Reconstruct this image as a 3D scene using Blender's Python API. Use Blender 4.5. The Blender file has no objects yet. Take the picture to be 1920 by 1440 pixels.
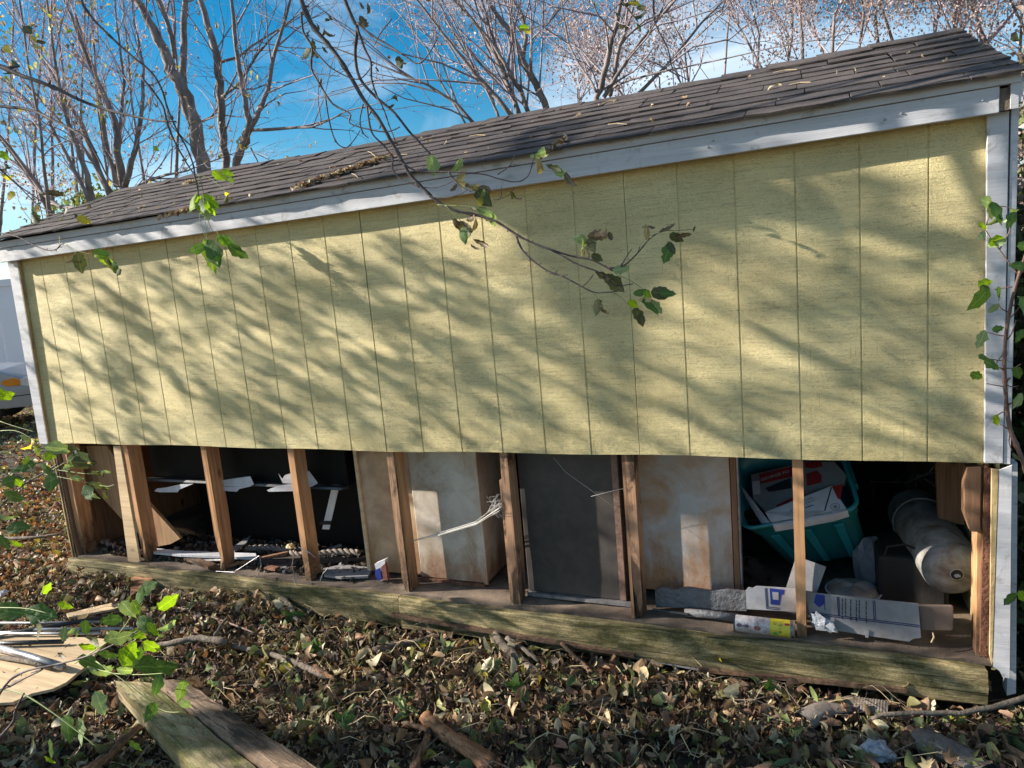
import bpy, math, random
import numpy as np
from mathutils import Vector, Matrix
sc = bpy.context.scene
C = sc.collection

# ------------------------------------------------------------------ camera
PITCH, YAW, ROLL, FPX = -.15221, .40911, -.08777, 1291.87
EYE = np.array([4.29009, -2.70385, .75831])
FW = np.array([-math.sin(YAW)*math.cos(PITCH), math.cos(YAW)*math.cos(PITCH), math.sin(PITCH)])
_r = np.array([math.cos(YAW), math.sin(YAW), 0.0]); _u = np.cross(_r, FW)
RT = _r*math.cos(ROLL)+_u*math.sin(ROLL); UP = -_r*math.sin(ROLL)+_u*math.cos(ROLL)
cam_d = bpy.data.cameras.new('camera'); cam = bpy.data.objects.new('camera', cam_d); C.objects.link(cam)
m = Matrix(((RT[0], UP[0], -FW[0], EYE[0]), (RT[1], UP[1], -FW[1], EYE[1]), (RT[2], UP[2], -FW[2], EYE[2]), (0, 0, 0, 1)))
cam.matrix_world = m
cam_d.sensor_width = 36; cam_d.lens = 36*FPX/1920; cam_d.clip_end = 800; cam_d.clip_start = .02
sc.camera = cam
sc.render.resolution_x, sc.render.resolution_y = 1024, 768

# ------------------------------------------------------------------ light
SUN = np.array([3.4, 1.0, -1.6])            # the way the light travels
SUNV = SUN/np.linalg.norm(SUN)
sun_d = bpy.data.lights.new('sun', 'SUN'); sun_d.energy = 5.0; sun_d.angle = math.radians(.5); sun_d.color = (1, .93, .82)
sun = bpy.data.objects.new('sun', sun_d); C.objects.link(sun); sun.location = (-8, -4, 8)
sun.rotation_euler = Vector(SUNV).to_track_quat('-Z', 'Y').to_euler()
W = bpy.data.worlds.new('World'); sc.world = W; W.use_nodes = True
nt = W.node_tree; nt.nodes.clear()
sky = nt.nodes.new('ShaderNodeTexSky'); sky.sky_type = 'NISHITA'; sky.sun_disc = False
sky.sun_elevation = math.asin(-SUNV[2]); sky.sun_rotation = math.atan2(-SUNV[0], -SUNV[1])
sky.air_density = 1.0; sky.dust_density = .3; sky.ozone_density = 1.6
hs = nt.nodes.new('ShaderNodeHueSaturation'); hs.inputs['Saturation'].default_value = 1.6; hs.inputs['Hue'].default_value = .49; hs.inputs['Value'].default_value = 1.0
tc = nt.nodes.new('ShaderNodeTexCoord'); mp = nt.nodes.new('ShaderNodeMapping'); mp.inputs['Scale'].default_value = (1.2, 1.2, 4.0)
nz = nt.nodes.new('ShaderNodeTexNoise'); nz.inputs['Scale'].default_value = 1.7; nz.inputs['Detail'].default_value = 7; nz.inputs['Distortion'].default_value = .6
rp = nt.nodes.new('ShaderNodeValToRGB'); rp.color_ramp.elements[0].position = .46; rp.color_ramp.elements[1].position = .72
rp.color_ramp.elements[1].color = (.75, .75, .75, 1)
mx = nt.nodes.new('ShaderNodeMixRGB'); mx.inputs[2].default_value = (9.0, 9.6, 10.2, 1)
bg = nt.nodes.new('ShaderNodeBackground'); bg.inputs['Strength'].default_value = .06
wo = nt.nodes.new('ShaderNodeOutputWorld')
L = nt.links.new
L(sky.outputs[0], hs.inputs['Color']); L(tc.outputs['Generated'], mp.inputs[0]); L(mp.outputs[0], nz.inputs[0]); L(nz.outputs[0], rp.inputs[0])
L(rp.outputs[0], mx.inputs[0]); L(hs.outputs[0], mx.inputs[1]); L(mx.outputs[0], bg.inputs[0]); L(bg.outputs[0], wo.inputs[0])
sc.view_settings.view_transform = 'Standard'; sc.view_settings.look = 'None'; sc.view_settings.gamma = 1
sc.view_settings.exposure = 1.3; sc.view_settings.use_curve_mapping = False
sc.render.engine = 'CYCLES'; sc.cycles.max_bounces = 6

# ------------------------------------------------------------------ helpers
def ray(u, v): return FW+RT*(u-960)/FPX-UP*(v-720)/FPX
def at(u, v, y=None, z=None, x=None):
    """the point of a world plane (y=, z= or x=) that the photo shows at pixel u,v"""
    d = ray(u, v)
    if y is not None: t = (y-EYE[1])/d[1]
    elif z is not None: t = (z-EYE[2])/d[2]
    else: t = (x-EYE[0])/d[0]
    return EYE+d*t
def depth(p): return float((np.array(p)-EYE)@FW)
def px2m(px, p): return px*depth(p)/FPX
R = random.Random(7)

def props(o, label=None, cat=None, group=None, kind=None):
    if label: o['label'] = label
    if cat: o['category'] = cat
    if group: o['group'] = group
    if kind: o['kind'] = kind
    return o
WLOC = {}
def thing(name, loc, label, cat, group=None):
    o = bpy.data.objects.new(name, None); C.objects.link(o); o.location = loc; o.empty_display_size = .1
    WLOC[o.name] = np.array(loc, float)
    return props(o, label, cat, group)

class MB:
    def __init__(s): s.v = []; s.f = []; s.mi = []
    def quad(s, *p, m=0):
        n = len(s.v); s.v += [tuple(map(float, q)) for q in p]; s.f.append(tuple(range(n, n+len(p)))); s.mi.append(m)
    def prism(s, pts, off, m=0, m_side=None):
        """polygon extruded by vector off"""
        n = len(pts); b = len(s.v); off = np.array(off, float)
        s.v += [tuple(map(float, p)) for p in pts]+[tuple(map(float, np.array(p)+off)) for p in pts]
        s.f.append(tuple(range(b, b+n))); s.f.append(tuple(range(b+2*n-1, b+n-1, -1))); s.mi += [m, m]
        for i in range(n):
            j = (i+1) % n; s.f.append((b+j, b+i, b+n+i, b+n+j)); s.mi.append(m if m_side is None else m_side)
    def box(s, x0, x1, y0, y1, z0, z1, m=0):
        s.prism([(x0, y0, z0), (x1, y0, z0), (x1, y0, z1), (x0, y0, z1)], (0, y1-y0, 0), m)
    def beam(s, a, b, w, h, up=(0, 0, 1), m=0, segs=1, wob=0, rng=R):
        """bar of section w x h from a to b"""
        a = np.array(a, float); b = np.array(b, float); d = b-a; d /= np.linalg.norm(d)
        sd = np.cross(d, up); sd /= np.linalg.norm(sd); u2 = np.cross(sd, d); base = len(s.v)
        for i in range(segs+1):
            p = a+(b-a)*i/segs
            for k, (i1, i2) in enumerate(((-1, -1), (1, -1), (1, 1), (-1, 1))):
                j = 1+wob*(rng.random()-.5)
                s.v.append(tuple(p+sd*i1*w/2*j+u2*i2*h/2*(1+wob*(rng.random()-.5))))
        for i in range(segs):
            for k in range(4):
                k2 = (k+1) % 4; q = base+4*i
                s.f.append((q+k, q+k2, q+4+k2, q+4+k)); s.mi.append(m)
        s.f.append((base+3, base+2, base+1, base)); e = base+4*segs; s.f.append((e, e+1, e+2, e+3)); s.mi += [m, m]
    def tube(s, pts, rad, n=6, m=0, cap=True, jit=0, rng=R):
        pts = [np.array(p, float) for p in pts]; k = len(pts)
        if not hasattr(rad, '__len__'): rad = [rad]*k
        base = len(s.v); prev = None
        for i, p in enumerate(pts):
            d = pts[min(i+1, k-1)]-pts[max(i-1, 0)]; d = d/(np.linalg.norm(d)+1e-9)
            if prev is None:
                a = np.array([0, 0, 1.]) if abs(d[2]) < .9 else np.array([1., 0, 0]); e1 = np.cross(d, a)
            else: e1 = prev-d*(prev@d)
            e1 = e1/(np.linalg.norm(e1)+1e-9); prev = e1; e2 = np.cross(d, e1)
            for j in range(n):
                t = 2*math.pi*j/n; r = rad[i]*(1+(jit*(rng.random()-.5) if jit else 0))
                s.v.append(tuple(p+e1*r*math.cos(t)+e2*r*math.sin(t)))
        for i in range(k-1):
            for j in range(n):
                a = base+i*n+j; b = base+i*n+(j+1) % n; s.f.append((a, b, b+n, a+n)); s.mi.append(m)
        if cap: s.f.append(tuple(range(base+n-1, base-1, -1))); s.f.append(tuple(range(base+(k-1)*n, base+k*n))); s.mi += [m, m]
    def build(s, name, mats, parent=None, origin=None, smooth=False, bevel=0, rz=0):
        me = bpy.data.meshes.new(name); v = np.array(s.v)
        if parent is not None:
            org = WLOC[parent.name]
        else:
            org = np.array(origin, float) if origin is not None else np.array([(v[:, 0].min()+v[:, 0].max())/2, (v[:, 1].min()+v[:, 1].max())/2, v[:, 2].min()])
        w = v-org
        if rz: w = w@np.array(((math.cos(rz), -math.sin(rz), 0), (math.sin(rz), math.cos(rz), 0), (0, 0, 1)))
        me.from_pydata([tuple(p) for p in w], [], s.f)
        if not isinstance(mats, (list, tuple)): mats = [mats]
        for mm in mats: me.materials.append(mm)
        me.polygons.foreach_set('material_index', s.mi)
        if smooth: me.polygons.foreach_set('use_smooth', [True]*len(s.f))
        me.update()
        o = bpy.data.objects.new(name, me); C.objects.link(o)
        if parent is not None: o.parent = parent
        else: o.location = org; o.rotation_euler = (0, 0, rz)
        WLOC[o.name] = org
        if bevel:
            b = o.modifiers.new('bevel', 'BEVEL'); b.width = bevel; b.segments = 2; b.limit_method = 'ANGLE'
        return o

# ------------------------------------------------------------------ materials
def newmat(name):
    mt = bpy.data.materials.new(name); mt.use_nodes = True; t = mt.node_tree
    b = t.nodes['Principled BSDF']; return mt, t, b
def N(t, typ, **k):
    n = t.nodes.new(typ)
    for a, v in k.items():
        if a.startswith('i_'): n.inputs[a[2:].replace('_', ' ')].default_value = v
        else: setattr(n, a, v)
    return n
def coords(t, scale, src='Object', rnd=False):
    tc = N(t, 'ShaderNodeTexCoord'); mp = N(t, 'ShaderNodeMapping'); mp.inputs['Scale'].default_value = scale
    t.links.new(tc.outputs[src], mp.inputs['Vector'])
    if rnd:
        oi = N(t, 'ShaderNodeObjectInfo'); ml = N(t, 'ShaderNodeVectorMath', operation='SCALE'); ml.inputs[0].default_value = (17, 31, 23)
        t.links.new(oi.outputs['Random'], ml.inputs['Scale']); t.links.new(ml.outputs[0], mp.inputs['Location'])
    return mp
def noise(t, vec, scale, detail=4, rough=.55, dist=0):
    n = N(t, 'ShaderNodeTexNoise'); n.inputs['Scale'].default_value = scale; n.inputs['Detail'].default_value = detail
    n.inputs['Roughness'].default_value = rough; n.inputs['Distortion'].default_value = dist; t.links.new(vec.outputs[0], n.inputs['Vector']); return n
def ramp(t, src, stops):
    r = N(t, 'ShaderNodeValToRGB'); e = r.color_ramp.elements
    while len(e) < len(stops): e.new(.5)
    for i, (p, c) in enumerate(stops):
        e[i].position = p; e[i].color = (c, c, c, 1) if not hasattr(c, '__len__') else (*c, 1)
    t.links.new(src, r.inputs[0]); return r
def mix(t, fac, a, b, mode='MIX'):
    n = N(t, 'ShaderNodeMixRGB', blend_type=mode)
    for i, x in ((0, fac), (1, a), (2, b)):
        if isinstance(x, (int, float)): n.inputs[i].default_value = x if i == 0 else (x, x, x, 1)
        elif isinstance(x, (tuple, list)): n.inputs[i].default_value = (*x, 1)
        else: t.links.new(x, n.inputs[i])
    return n.outputs[0]
def bump(t, b, h, strength, dist=.01, prev=None):
    n = N(t, 'ShaderNodeBump'); n.inputs['Strength'].default_value = strength; n.inputs['Distance'].default_value = dist
    t.links.new(h, n.inputs['Height'])
    if prev is not None: t.links.new(prev.outputs[0], n.inputs['Normal'])
    t.links.new(n.outputs[0], b.inputs['Normal']); return n

def simple(name, c1, c2=None, scale=(8, 8, 8), rough=.7, bs=.3, bscale=60, bdist=.004, metal=0, dirt=None, dirt_amt=.5, dscale=6, rnd=False, spec=.5, lo=.35, hi=.65):
    """mottled procedural surface: two tones, optional dirt layer, fine bump"""
    mt, t, b = newmat(name); v = coords(t, scale, rnd=rnd)
    n = noise(t, v, 1, 6, .6, .3); c = ramp(t, n.outputs[0], [(lo, c1), (hi, c2 or c1)]).outputs[0]
    if dirt:
        d = noise(t, coords(t, (dscale,)*3, rnd=rnd), 1, 8, .65, .5); f = ramp(t, d.outputs[0], [(.42, 0), (.68, dirt_amt)]).outputs[0]; c = mix(t, f, c, dirt)
    t.links.new(c, b.inputs['Base Color']); b.inputs['Roughness'].default_value = rough; b.inputs['Metallic'].default_value = metal
    b.inputs['Specular IOR Level'].default_value = spec
    n2 = noise(t, coords(t, (bscale,)*3, rnd=rnd), 1, 5, .6); bump(t, b, n2.outputs[0], bs, bdist)
    return mt

def wood(name, c1, c2, axis='z', rough=.75, knots=True, rot=None, moss=None, fine=1.0, bs=.4, rnd=True):
    """grain runs along axis; optional rot and moss patches"""
    mt, t, b = newmat(name); st = {'x': (1.3, 26, 26), 'y': (26, 1.3, 26), 'z': (26, 26, 1.3)}[axis]
    st = tuple(a*fine for a in st)
    v = coords(t, st, rnd=rnd); n = noise(t, v, 1, 7, .62, .9)
    v2 = coords(t, tuple(a*3 for a in st), rnd=rnd); n2 = noise(t, v2, 1, 3)
    c = ramp(t, n.outputs[0], [(.32, c1), (.55, c2), (.72, tuple(.6*a+.4*bb for a, bb in zip(c1, c2)))]).outputs[0]
    c = mix(t, .35, c, n2.outputs[0], 'OVERLAY')
    if knots:
        vr = N(t, 'ShaderNodeTexVoronoi'); vr.inputs['Scale'].default_value = 1; kk = tuple(a*.22 for a in st)
        kk = tuple(7.0 if a > 3 else 3.2 for a in kk)
        t.links.new(coords(t, kk, rnd=rnd).outputs[0], vr.inputs['Vector'])
        f = ramp(t, vr.outputs['Distance'], [(.05, .85), (.13, 0)]).outputs[0]; c = mix(t, f, c, tuple(a*.28 for a in c1))
    if rot:
        d = noise(t, coords(t, tuple(9 if a > 3 else 3 for a in st), rnd=rnd), 1, 8, .7, 1); g = ramp(t, d.outputs[0], [(.5, 0), (.6, .9)]).outputs[0]; c = mix(t, g, c, rot)
    if moss:
        d = noise(t, coords(t, tuple(9 if a > 3 else 3 for a in st), rnd=rnd), 1, 10, .78, .5); g = ramp(t, d.outputs[0], [(.44, 0), (.58, .92)]).outputs[0]
        d2 = noise(t, coords(t, (45,)*3), 1, 6, .7); mc = ramp(t, d2.outputs[0], [(.3, tuple(a*.35 for a in moss)), (.6, moss)]).outputs[0]; c = mix(t, g, c, mc)
    if bs > .7:     # old timber: long open checks
        k_ = noise(t, coords(t, tuple(3.4*a if a > 3 else a*.9 for a in st), rnd=rnd), 1, 3, .6, .5); kr = ramp(t, k_.outputs[0], [(.30, .85), (.38, 0)]).outputs[0]; c = mix(t, kr, c, (.02, .016, .012))
        sp_ = noise(t, coords(t, (1, 1, 1)), 120, 5, .8); c = mix(t, .5, c, ramp(t, sp_.outputs[0], [(.3, .1), (.65, .9)]).outputs[0], 'OVERLAY')
        B0 = bump(t, b, kr, .9, -.006); bump(t, b, n.outputs[0], bs, .008, B0)
    else: bump(t, b, n.outputs[0], bs, .006)
    t.links.new(c, b.inputs['Base Color']); b.inputs['Roughness'].default_value = rough
    b.inputs['Specular IOR Level'].default_value = .25
    return mt

def siding_mat():
    mt, t, b = newmat('yellow_textured_siding')
    # stucco-like pits
    vA = coords(t, (1, 1, 2.1)); n1 = noise(t, vA, 190, 4, .7, .8)
    n1b = noise(t, coords(t, (1, 1, 3)), 100, 3, .5, .4)
    # horizontal saw lines
    vB = coords(t, (4.0, 4.0, 260)); n2 = noise(t, vB, 1, 3, .6)
    vB2 = coords(t, (2.6, 2.6, 120)); n2b = noise(t, vB2, 1, 3, .6, .2)
    lines = ramp(t, n2.outputs[0], [(.30, 0), (.44, 1)]).outputs[0]
    lines2 = ramp(t, n2b.outputs[0], [(.26, .55), (.36, 1)]).outputs[0]
    # where the paint film is rough and where it is smooth
    big = noise(t, coords(t, (1, 1, 3)), 2.2, 3); bigr = ramp(t, big.outputs[0], [(.35, .25), (.62, 1)]).outputs[0]
    pits = ramp(t, n1.outputs[0], [(.28, 0), (.5, 1)]).outputs[0]
    tone = noise(t, coords(t, (1.3, 1.3, 2.5)), 1.6, 5, .6)
    c = ramp(t, tone.outputs[0], [(.3, (.78, .635, .31)), (.7, (.87, .735, .395))]).outputs[0]
    c = mix(t, .40, c, mix(t, 1, c, lines2, 'MULTIPLY'))
    dk = ramp(t, pits, [(0, .75), (.7, 0)]).outputs[0]; c = mix(t, dk, c, (.30, .25, .13))
    st1 = noise(t, coords(t, (9, 9, 170)), 1, 4, .7, .3); st2 = noise(t, coords(t, (70, 70, 150)), 1, 2, .6)
    sm_ = N(t, 'ShaderNodeMath', operation='MULTIPLY_ADD'); t.links.new(st1.outputs[0], sm_.inputs[0]); sm_.inputs[1].default_value = .62; mm2 = N(t, 'ShaderNodeMath', operation='MULTIPLY'); t.links.new(st2.outputs[0], mm2.inputs[0]); mm2.inputs[1].default_value = .38
    t.links.new(mm2.outputs[0], sm_.inputs[2]); saw = ramp(t, sm_.outputs[0], [(.38, .36), (.46, 0)]).outputs[0]; c = mix(t, saw, c, (.27, .215, .11))  # saw lines darkened: dirt in them, plus shade put into the colour
    # vertical checks
    vC = coords(t, (170, 170, 4)); n3 = noise(t, vC, 1, 2); chk = ramp(t, n3.outputs[0], [(.24, .5), (.3, 0)]).outputs[0]
    c = mix(t, chk, c, (.33, .28, .15))
    # green-grey mildew climbing from the lower edge
    geo = N(t, 'ShaderNodeNewGeometry'); sp = N(t, 'ShaderNodeSeparateXYZ'); t.links.new(geo.outputs['Position'], sp.inputs[0])
    mr = N(t, 'ShaderNodeMapRange'); mr.inputs['From Min'].default_value = .38; mr.inputs['From Max'].default_value = .0; t.links.new(sp.outputs['Z'], mr.inputs['Value'])
    mx_ = N(t, 'ShaderNodeMapRange'); mx_.inputs['From Min'].default_value = 1.2; mx_.inputs['From Max'].default_value = 3.4; mx_.inputs['To Min'].default_value = .25; t.links.new(sp.outputs['X'], mx_.inputs['Value'])
    mil = noise(t, coords(t, (1, 1, 1)), 9, 9, .75, .5); mf = ramp(t, mil.outputs[0], [(.38, 0), (.68, 1)]).outputs[0]
    f = mix(t, 1, mf, mr.outputs[0], 'MULTIPLY'); f = mix(t, 1, f, mx_.outputs[0], 'MULTIPLY')
    f = mix(t, 1, f, .7, 'MULTIPLY'); c = mix(t, f, c, (.13, .14, .075))
    sm = noise(t, coords(t, (1, 1, 1)), 33, 8, .8, .5); sf = ramp(t, sm.outputs[0], [(.60, 0), (.72, .8)]).outputs[0]; c = mix(t, mix(t, 1, sf, mr.outputs[0], 'MULTIPLY'), c, (.03, .04, .03))
    t.links.new(c, b.inputs['Base Color']); b.inputs['Roughness'].default_value = .62; b.inputs['Specular IOR Level'].default_value = .3
    h = mix(t, bigr, .5, n1.outputs[0]); h = mix(t, .35, h, n1b.outputs[0])
    B1 = bump(t, b, h, .9, .014)
    hl = mix(t, .5, lines, sm_.outputs[0]); bump(t, b, hl, .5, .008, B1)
    return mt

def paint_mat():
    mt, t, b = newmat('weathered_lavender_white_paint')
    n = noise(t, coords(t, (2, 14, 50), rnd=True), 1, 6, .6, .6); c = ramp(t, n.outputs[0], [(.3, (.44, .43, .455)), (.6, (.56, .555, .58))]).outputs[0]
    d = noise(t, coords(t, (12, 12, 12), rnd=True), 1, 9, .75, .6); c = mix(t, ramp(t, d.outputs[0], [(.56, 0), (.68, .75)]).outputs[0], c, (.22, .20, .18))
    t.links.new(c, b.inputs['Base Color']); b.inputs['Roughness'].default_value = .55
    w = N(t, 'ShaderNodeTexWave', wave_type='BANDS', bands_direction='Z'); w.inputs['Scale'].default_value = 30; w.inputs['Distortion'].default_value = 9; w.inputs['Detail'].default_value = 3
    w.inputs['Detail Scale'].default_value = 1.2
    t.links.new(coords(t, (.35, 1, 1.5), rnd=True).outputs[0], w.inputs['Vector'])
    B1 = bump(t, b, w.outputs[0], .10, .002); bump(t, b, d.outputs[0], .25, .004, B1)
    return mt

def shingle_mat():
    mt, t, b = newmat('asphalt_shingle_granules'); oi = N(t, 'ShaderNodeObjectInfo')
    v = coords(t, (1, 1, 1), rnd=True); g = noise(t, v, 420, 2, .8); n = noise(t, v, 5, 7, .7, .5)
    base = ramp(t, oi.outputs['Random'], [(0, (.055, .048, .050)), (.35, (.088, .074, .072)), (.7, (.12, .098, .090)), (1, (.068, .062, .065))]).outputs[0]
    c = mix(t, .55, base, ramp(t, n.outputs[0], [(.35, (.035, .032, .036)), (.65, (.14, .112, .102))]).outputs[0])
    c = mix(t, .55, c, ramp(t, g.outputs[0], [(.35, 0.02), (.65, 1)]).outputs[0], 'OVERLAY')
    ms = noise(t, v, 14, 8, .7, .4); c = mix(t, ramp(t, ms.outputs[0], [(.60, 0), (.70, .6)]).outputs[0], c, (.045, .052, .028))
    t.links.new(c, b.inputs['Base Color']); b.inputs['Roughness'].default_value = .9; b.inputs['Specular IOR Level'].default_value = .2
    B1 = bump(t, b, g.outputs[0], .6, .003); bump(t, b, n.outputs[0], .5, .01, B1)
    return mt

def vcol_leaf(name, trans=.35, rough=.6):
    mt, t, b = newmat(name); a = N(t, 'ShaderNodeAttribute', attribute_name='Col')
    n = noise(t, coords(t, (1, 1, 1)), 60, 4); c = mix(t, .5, a.outputs[0], ramp(t, n.outputs[0], [(.3, .25), (.65, .75)]).outputs[0], 'OVERLAY')
    t.links.new(c, b.inputs['Base Color']); b.inputs['Roughness'].default_value = rough; b.inputs['Specular IOR Level'].default_value = .35
    tr = N(t, 'ShaderNodeBsdfTranslucent'); t.links.new(c, tr.inputs[0]); ms = N(t, 'ShaderNodeMixShader'); ms.inputs[0].default_value = trans
    out = t.nodes['Material Output']; t.links.new(b.outputs[0], ms.inputs[1]); t.links.new(tr.outputs[0], ms.inputs[2]); t.links.new(ms.outputs[0], out.inputs[0])
    return mt
def leaf_mat(name, c1, c2, trans=.45, veins=True):
    mt, t, b = newmat(name); v = coords(t, (1, 1, 1), rnd=True); n = noise(t, v, 22, 6, .65, .4)
    c = ramp(t, n.outputs[0], [(.35, c1), (.66, c2)]).outputs[0]
    if veins:
        uv = coords(t, (1, 1, 1), 'UV'); sx = N(t, 'ShaderNodeSeparateXYZ'); t.links.new(uv.outputs[0], sx.inputs[0])
        ab = N(t, 'ShaderNodeMath', operation='ABSOLUTE'); t.links.new(sx.outputs[0], ab.inputs[0])
        ad = N(t, 'ShaderNodeMath', operation='MULTIPLY_ADD'); t.links.new(ab.outputs[0], ad.inputs[0]); ad.inputs[1].default_value = -.8; t.links.new(sx.outputs[1], ad.inputs[2])
        mm_ = N(t, 'ShaderNodeMath', operation='MULTIPLY'); t.links.new(ad.outputs[0], mm_.inputs[0]); mm_.inputs[1].default_value = 7
        fr = N(t, 'ShaderNodeMath', operation='FRACT'); t.links.new(mm_.outputs[0], fr.inputs[0])
        r1 = ramp(t, fr.outputs[0], [(0, .55), (.14, 0)]).outputs[0]; r2 = ramp(t, ab.outputs[0], [(.0, .7), (.04, 0)]).outputs[0]
        f = mix(t, 1, r1, r2, 'LIGHTEN'); c = mix(t, f, c, tuple(min(1, a*1.7+.02) for a in c2))
    t.links.new(c, b.inputs['Base Color']); b.inputs['Roughness'].default_value = .5; b.inputs['Specular IOR Level'].default_value = .35
    tr = N(t, 'ShaderNodeBsdfTranslucent'); c2_ = mix(t, 1, c, (1.25, 1.3, .55), 'MULTIPLY'); t.links.new(c2_, tr.inputs[0])
    ms = N(t, 'ShaderNodeMixShader'); ms.inputs[0].default_value = trans
    out = t.nodes['Material Output']; t.links.new(b.outputs[0], ms.inputs[1]); t.links.new(tr.outputs[0], ms.inputs[2]); t.links.new(ms.outputs[0], out.inputs[0])
    bump(t, b, n.outputs[0], .4, .004)
    return mt

M = {}
M['siding'] = siding_mat(); M['paint'] = paint_mat(); M['shingle'] = shingle_mat()
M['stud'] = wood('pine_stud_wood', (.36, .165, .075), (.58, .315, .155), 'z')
M['stud_old'] = wood('rotting_stud_wood', (.24, .12, .07), (.44, .26, .155), 'z', rot=(.045, .032, .025))
M['stud_rot'] = wood('rotted_stud_foot', (.10, .06, .04), (.30, .20, .12), 'z', rot=(.03, .022, .018), knots=False, bs=1)
M['board'] = wood('old_brown_board', (.28, .16, .085), (.42, .26, .145), 'z')
M['ply'] = wood('pale_plywood', (.52, .36, .20), (.66, .49, .30), 'x', fine=.6)
M['sill'] = wood('mossy_sill_wood', (.10, .075, .038), (.38, .30, .155), 'x', moss=(.085, .080, .026), knots=False, bs=1, fine=1.7)
M['mossy'] = wood('mossy_old_beam', (.12, .085, .045), (.34, .27, .15), 'x', moss=(.17, .165, .05), knots=False, bs=1, fine=1.3)
M['oldbeam'] = wood('weathered_brown_beam', (.075, .048, .032), (.26, .175, .115), 'x', knots=False, bs=1, fine=1.2, rot=(.035, .025, .018))
M['bark'] = simple('grey_brown_bark', (.10, .075, .055), (.24, .19, .145), (14, 14, 4), .9, 1, 70, .01, rnd=True)
M['rotlog'] = wood('orange_rotten_wood', (.13, .055, .025), (.40, .20, .10), 'x', knots=False, bs=1, fine=1.0, rot=(.05, .03, .02))
M['floor'] = simple('speckled_floor_deck', (.10, .072, .054), (.24, .175, .125), (3, 3, 3), .85, .9, 160, .006, dirt=(.05, .036, .028), dirt_amt=.9, dscale=5)
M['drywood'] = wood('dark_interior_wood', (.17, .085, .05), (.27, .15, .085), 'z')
M['cream'] = simple('cream_enamel_rust', (.52, .46, .38), (.62, .57, .49), (2, 2, 5), .42, .15, 40, .003, dirt=(.30, .17, .08), dirt_amt=.75, dscale=7)
M['tan'] = simple('tan_fibreboard', (.42, .29, .17), (.58, .42, .27), (2, 2, 5), .6, .2, 40, .003, dirt=(.20, .11, .06), dirt_amt=.8, dscale=4)
M['charcoal'] = simple('charcoal_metal', (.05, .045, .045), (.068, .06, .058), (2, 2, 4), .42, .12, 30, .003, dirt=(.14, .11, .085), dirt_amt=.3, dscale=16)
M['black'] = simple('black_gloss_panel', (.003, .003, .0035), (.006, .006, .006), (3, 3, 3), .6, .1, 20, .003, spec=.15)
M['ledge'] = simple('dusty_black_ledge', (.03, .03, .033), (.06, .06, .063), (6, 6, 6), .35, .2, 50, .003, dirt=(.03, .03, .03), dirt_amt=.6, dscale=14)
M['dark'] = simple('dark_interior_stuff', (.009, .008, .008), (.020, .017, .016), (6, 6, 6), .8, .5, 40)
M['strap'] = simple('pale_metal_strap', (.62, .62, .65), (.74, .74, .76), (20, 20, 20), .35, .1, 60, metal=.2)
M['white'] = simple('dirty_white_board', (.33, .33, .36), (.46, .46, .49), (5, 5, 5), .6, .2, 50, .003, dirt=(.24, .22, .20), dirt_amt=.7, dscale=13)
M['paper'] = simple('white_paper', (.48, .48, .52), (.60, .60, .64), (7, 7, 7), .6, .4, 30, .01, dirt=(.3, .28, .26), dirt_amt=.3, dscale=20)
M['greycard'] = simple('grey_printed_cardboard', (.20, .20, .215), (.29, .285, .30), (7, 7, 7), .6, .3, 35, .006, dirt=(.20, .17, .15), dirt_amt=.5, dscale=9)
M['browncard'] = simple('brown_card', (.15, .10, .08), (.20, .14, .11), (5, 5, 5), .7, .2, 50)
M['teal'] = simple('teal_plastic', (.005, .16, .19), (.008, .22, .26), (4, 4, 4), .38, .15, 20, .004, dirt=(.10, .17, .16), dirt_amt=.25, dscale=18)
M['red'] = simple('dull_red_print', (.26, .018, .022), (.34, .03, .03), (9, 9, 9), .5)
M['blue'] = simple('blue_print', (.012, .03, .20), (.018, .04, .26), (9, 9, 9), .5)
M['navy'] = simple('navy_line', (.02, .022, .09), None, (9, 9, 9), .5)
M['ink'] = simple('black_ink', (.02, .02, .03), None, (9, 9, 9), .6)
M['yellow'] = simple('yellow_can_label', (.58, .50, .02), (.68, .60, .05), (14, 14, 14), .42, .2, 40, dirt=(.22, .17, .06), dirt_amt=.7, dscale=30)
M['canwhite'] = simple('scuffed_white_can', (.42, .40, .42), (.60, .58, .60), (18, 18, 18), .4, .3, 50, dirt=(.16, .09, .08), dirt_amt=.8, dscale=34)
M['green'] = simple('green_dot', (.02, .36, .10), None, (9, 9, 9), .5)
M['ant'] = simple('ant_print', (.05, .04, .06), (.15, .10, .12), (60, 60, 60), .5)
M['mite'] = simple('red_brown_print', (.16, .06, .05), (.24, .10, .08), (60, 60, 60), .5)
M['lettering'] = simple('pale_lettering', (.52, .48, .50), None, (9, 9, 9), .5)
M['tank'] = simple('dirty_galvanised_tank', (.24, .23, .22), (.40, .385, .36), (5, 5, 5), .6, .4, 45, .005, dirt=(.10, .065, .04), dirt_amt=.95, dscale=9)
M['foil'] = simple('grey_foil_insulation', (.10, .10, .11), (.21, .215, .23), (11, 11, 11), .5, .9, 45, .012, dirt=(.10, .08, .07), dirt_amt=.8, dscale=11)
M['rust'] = simple('rusty_iron', (.15, .085, .06), (.28, .18, .14), (30, 30, 30), .75, .5, 90)
M['steel'] = simple('rusting_white_steel', (.40, .38, .36), (.56, .54, .52), (2.2, 2.2, 2.2), .45, .25, 30, .004, dirt=(.38, .19, .07), dirt_amt=.95, dscale=4)
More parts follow.
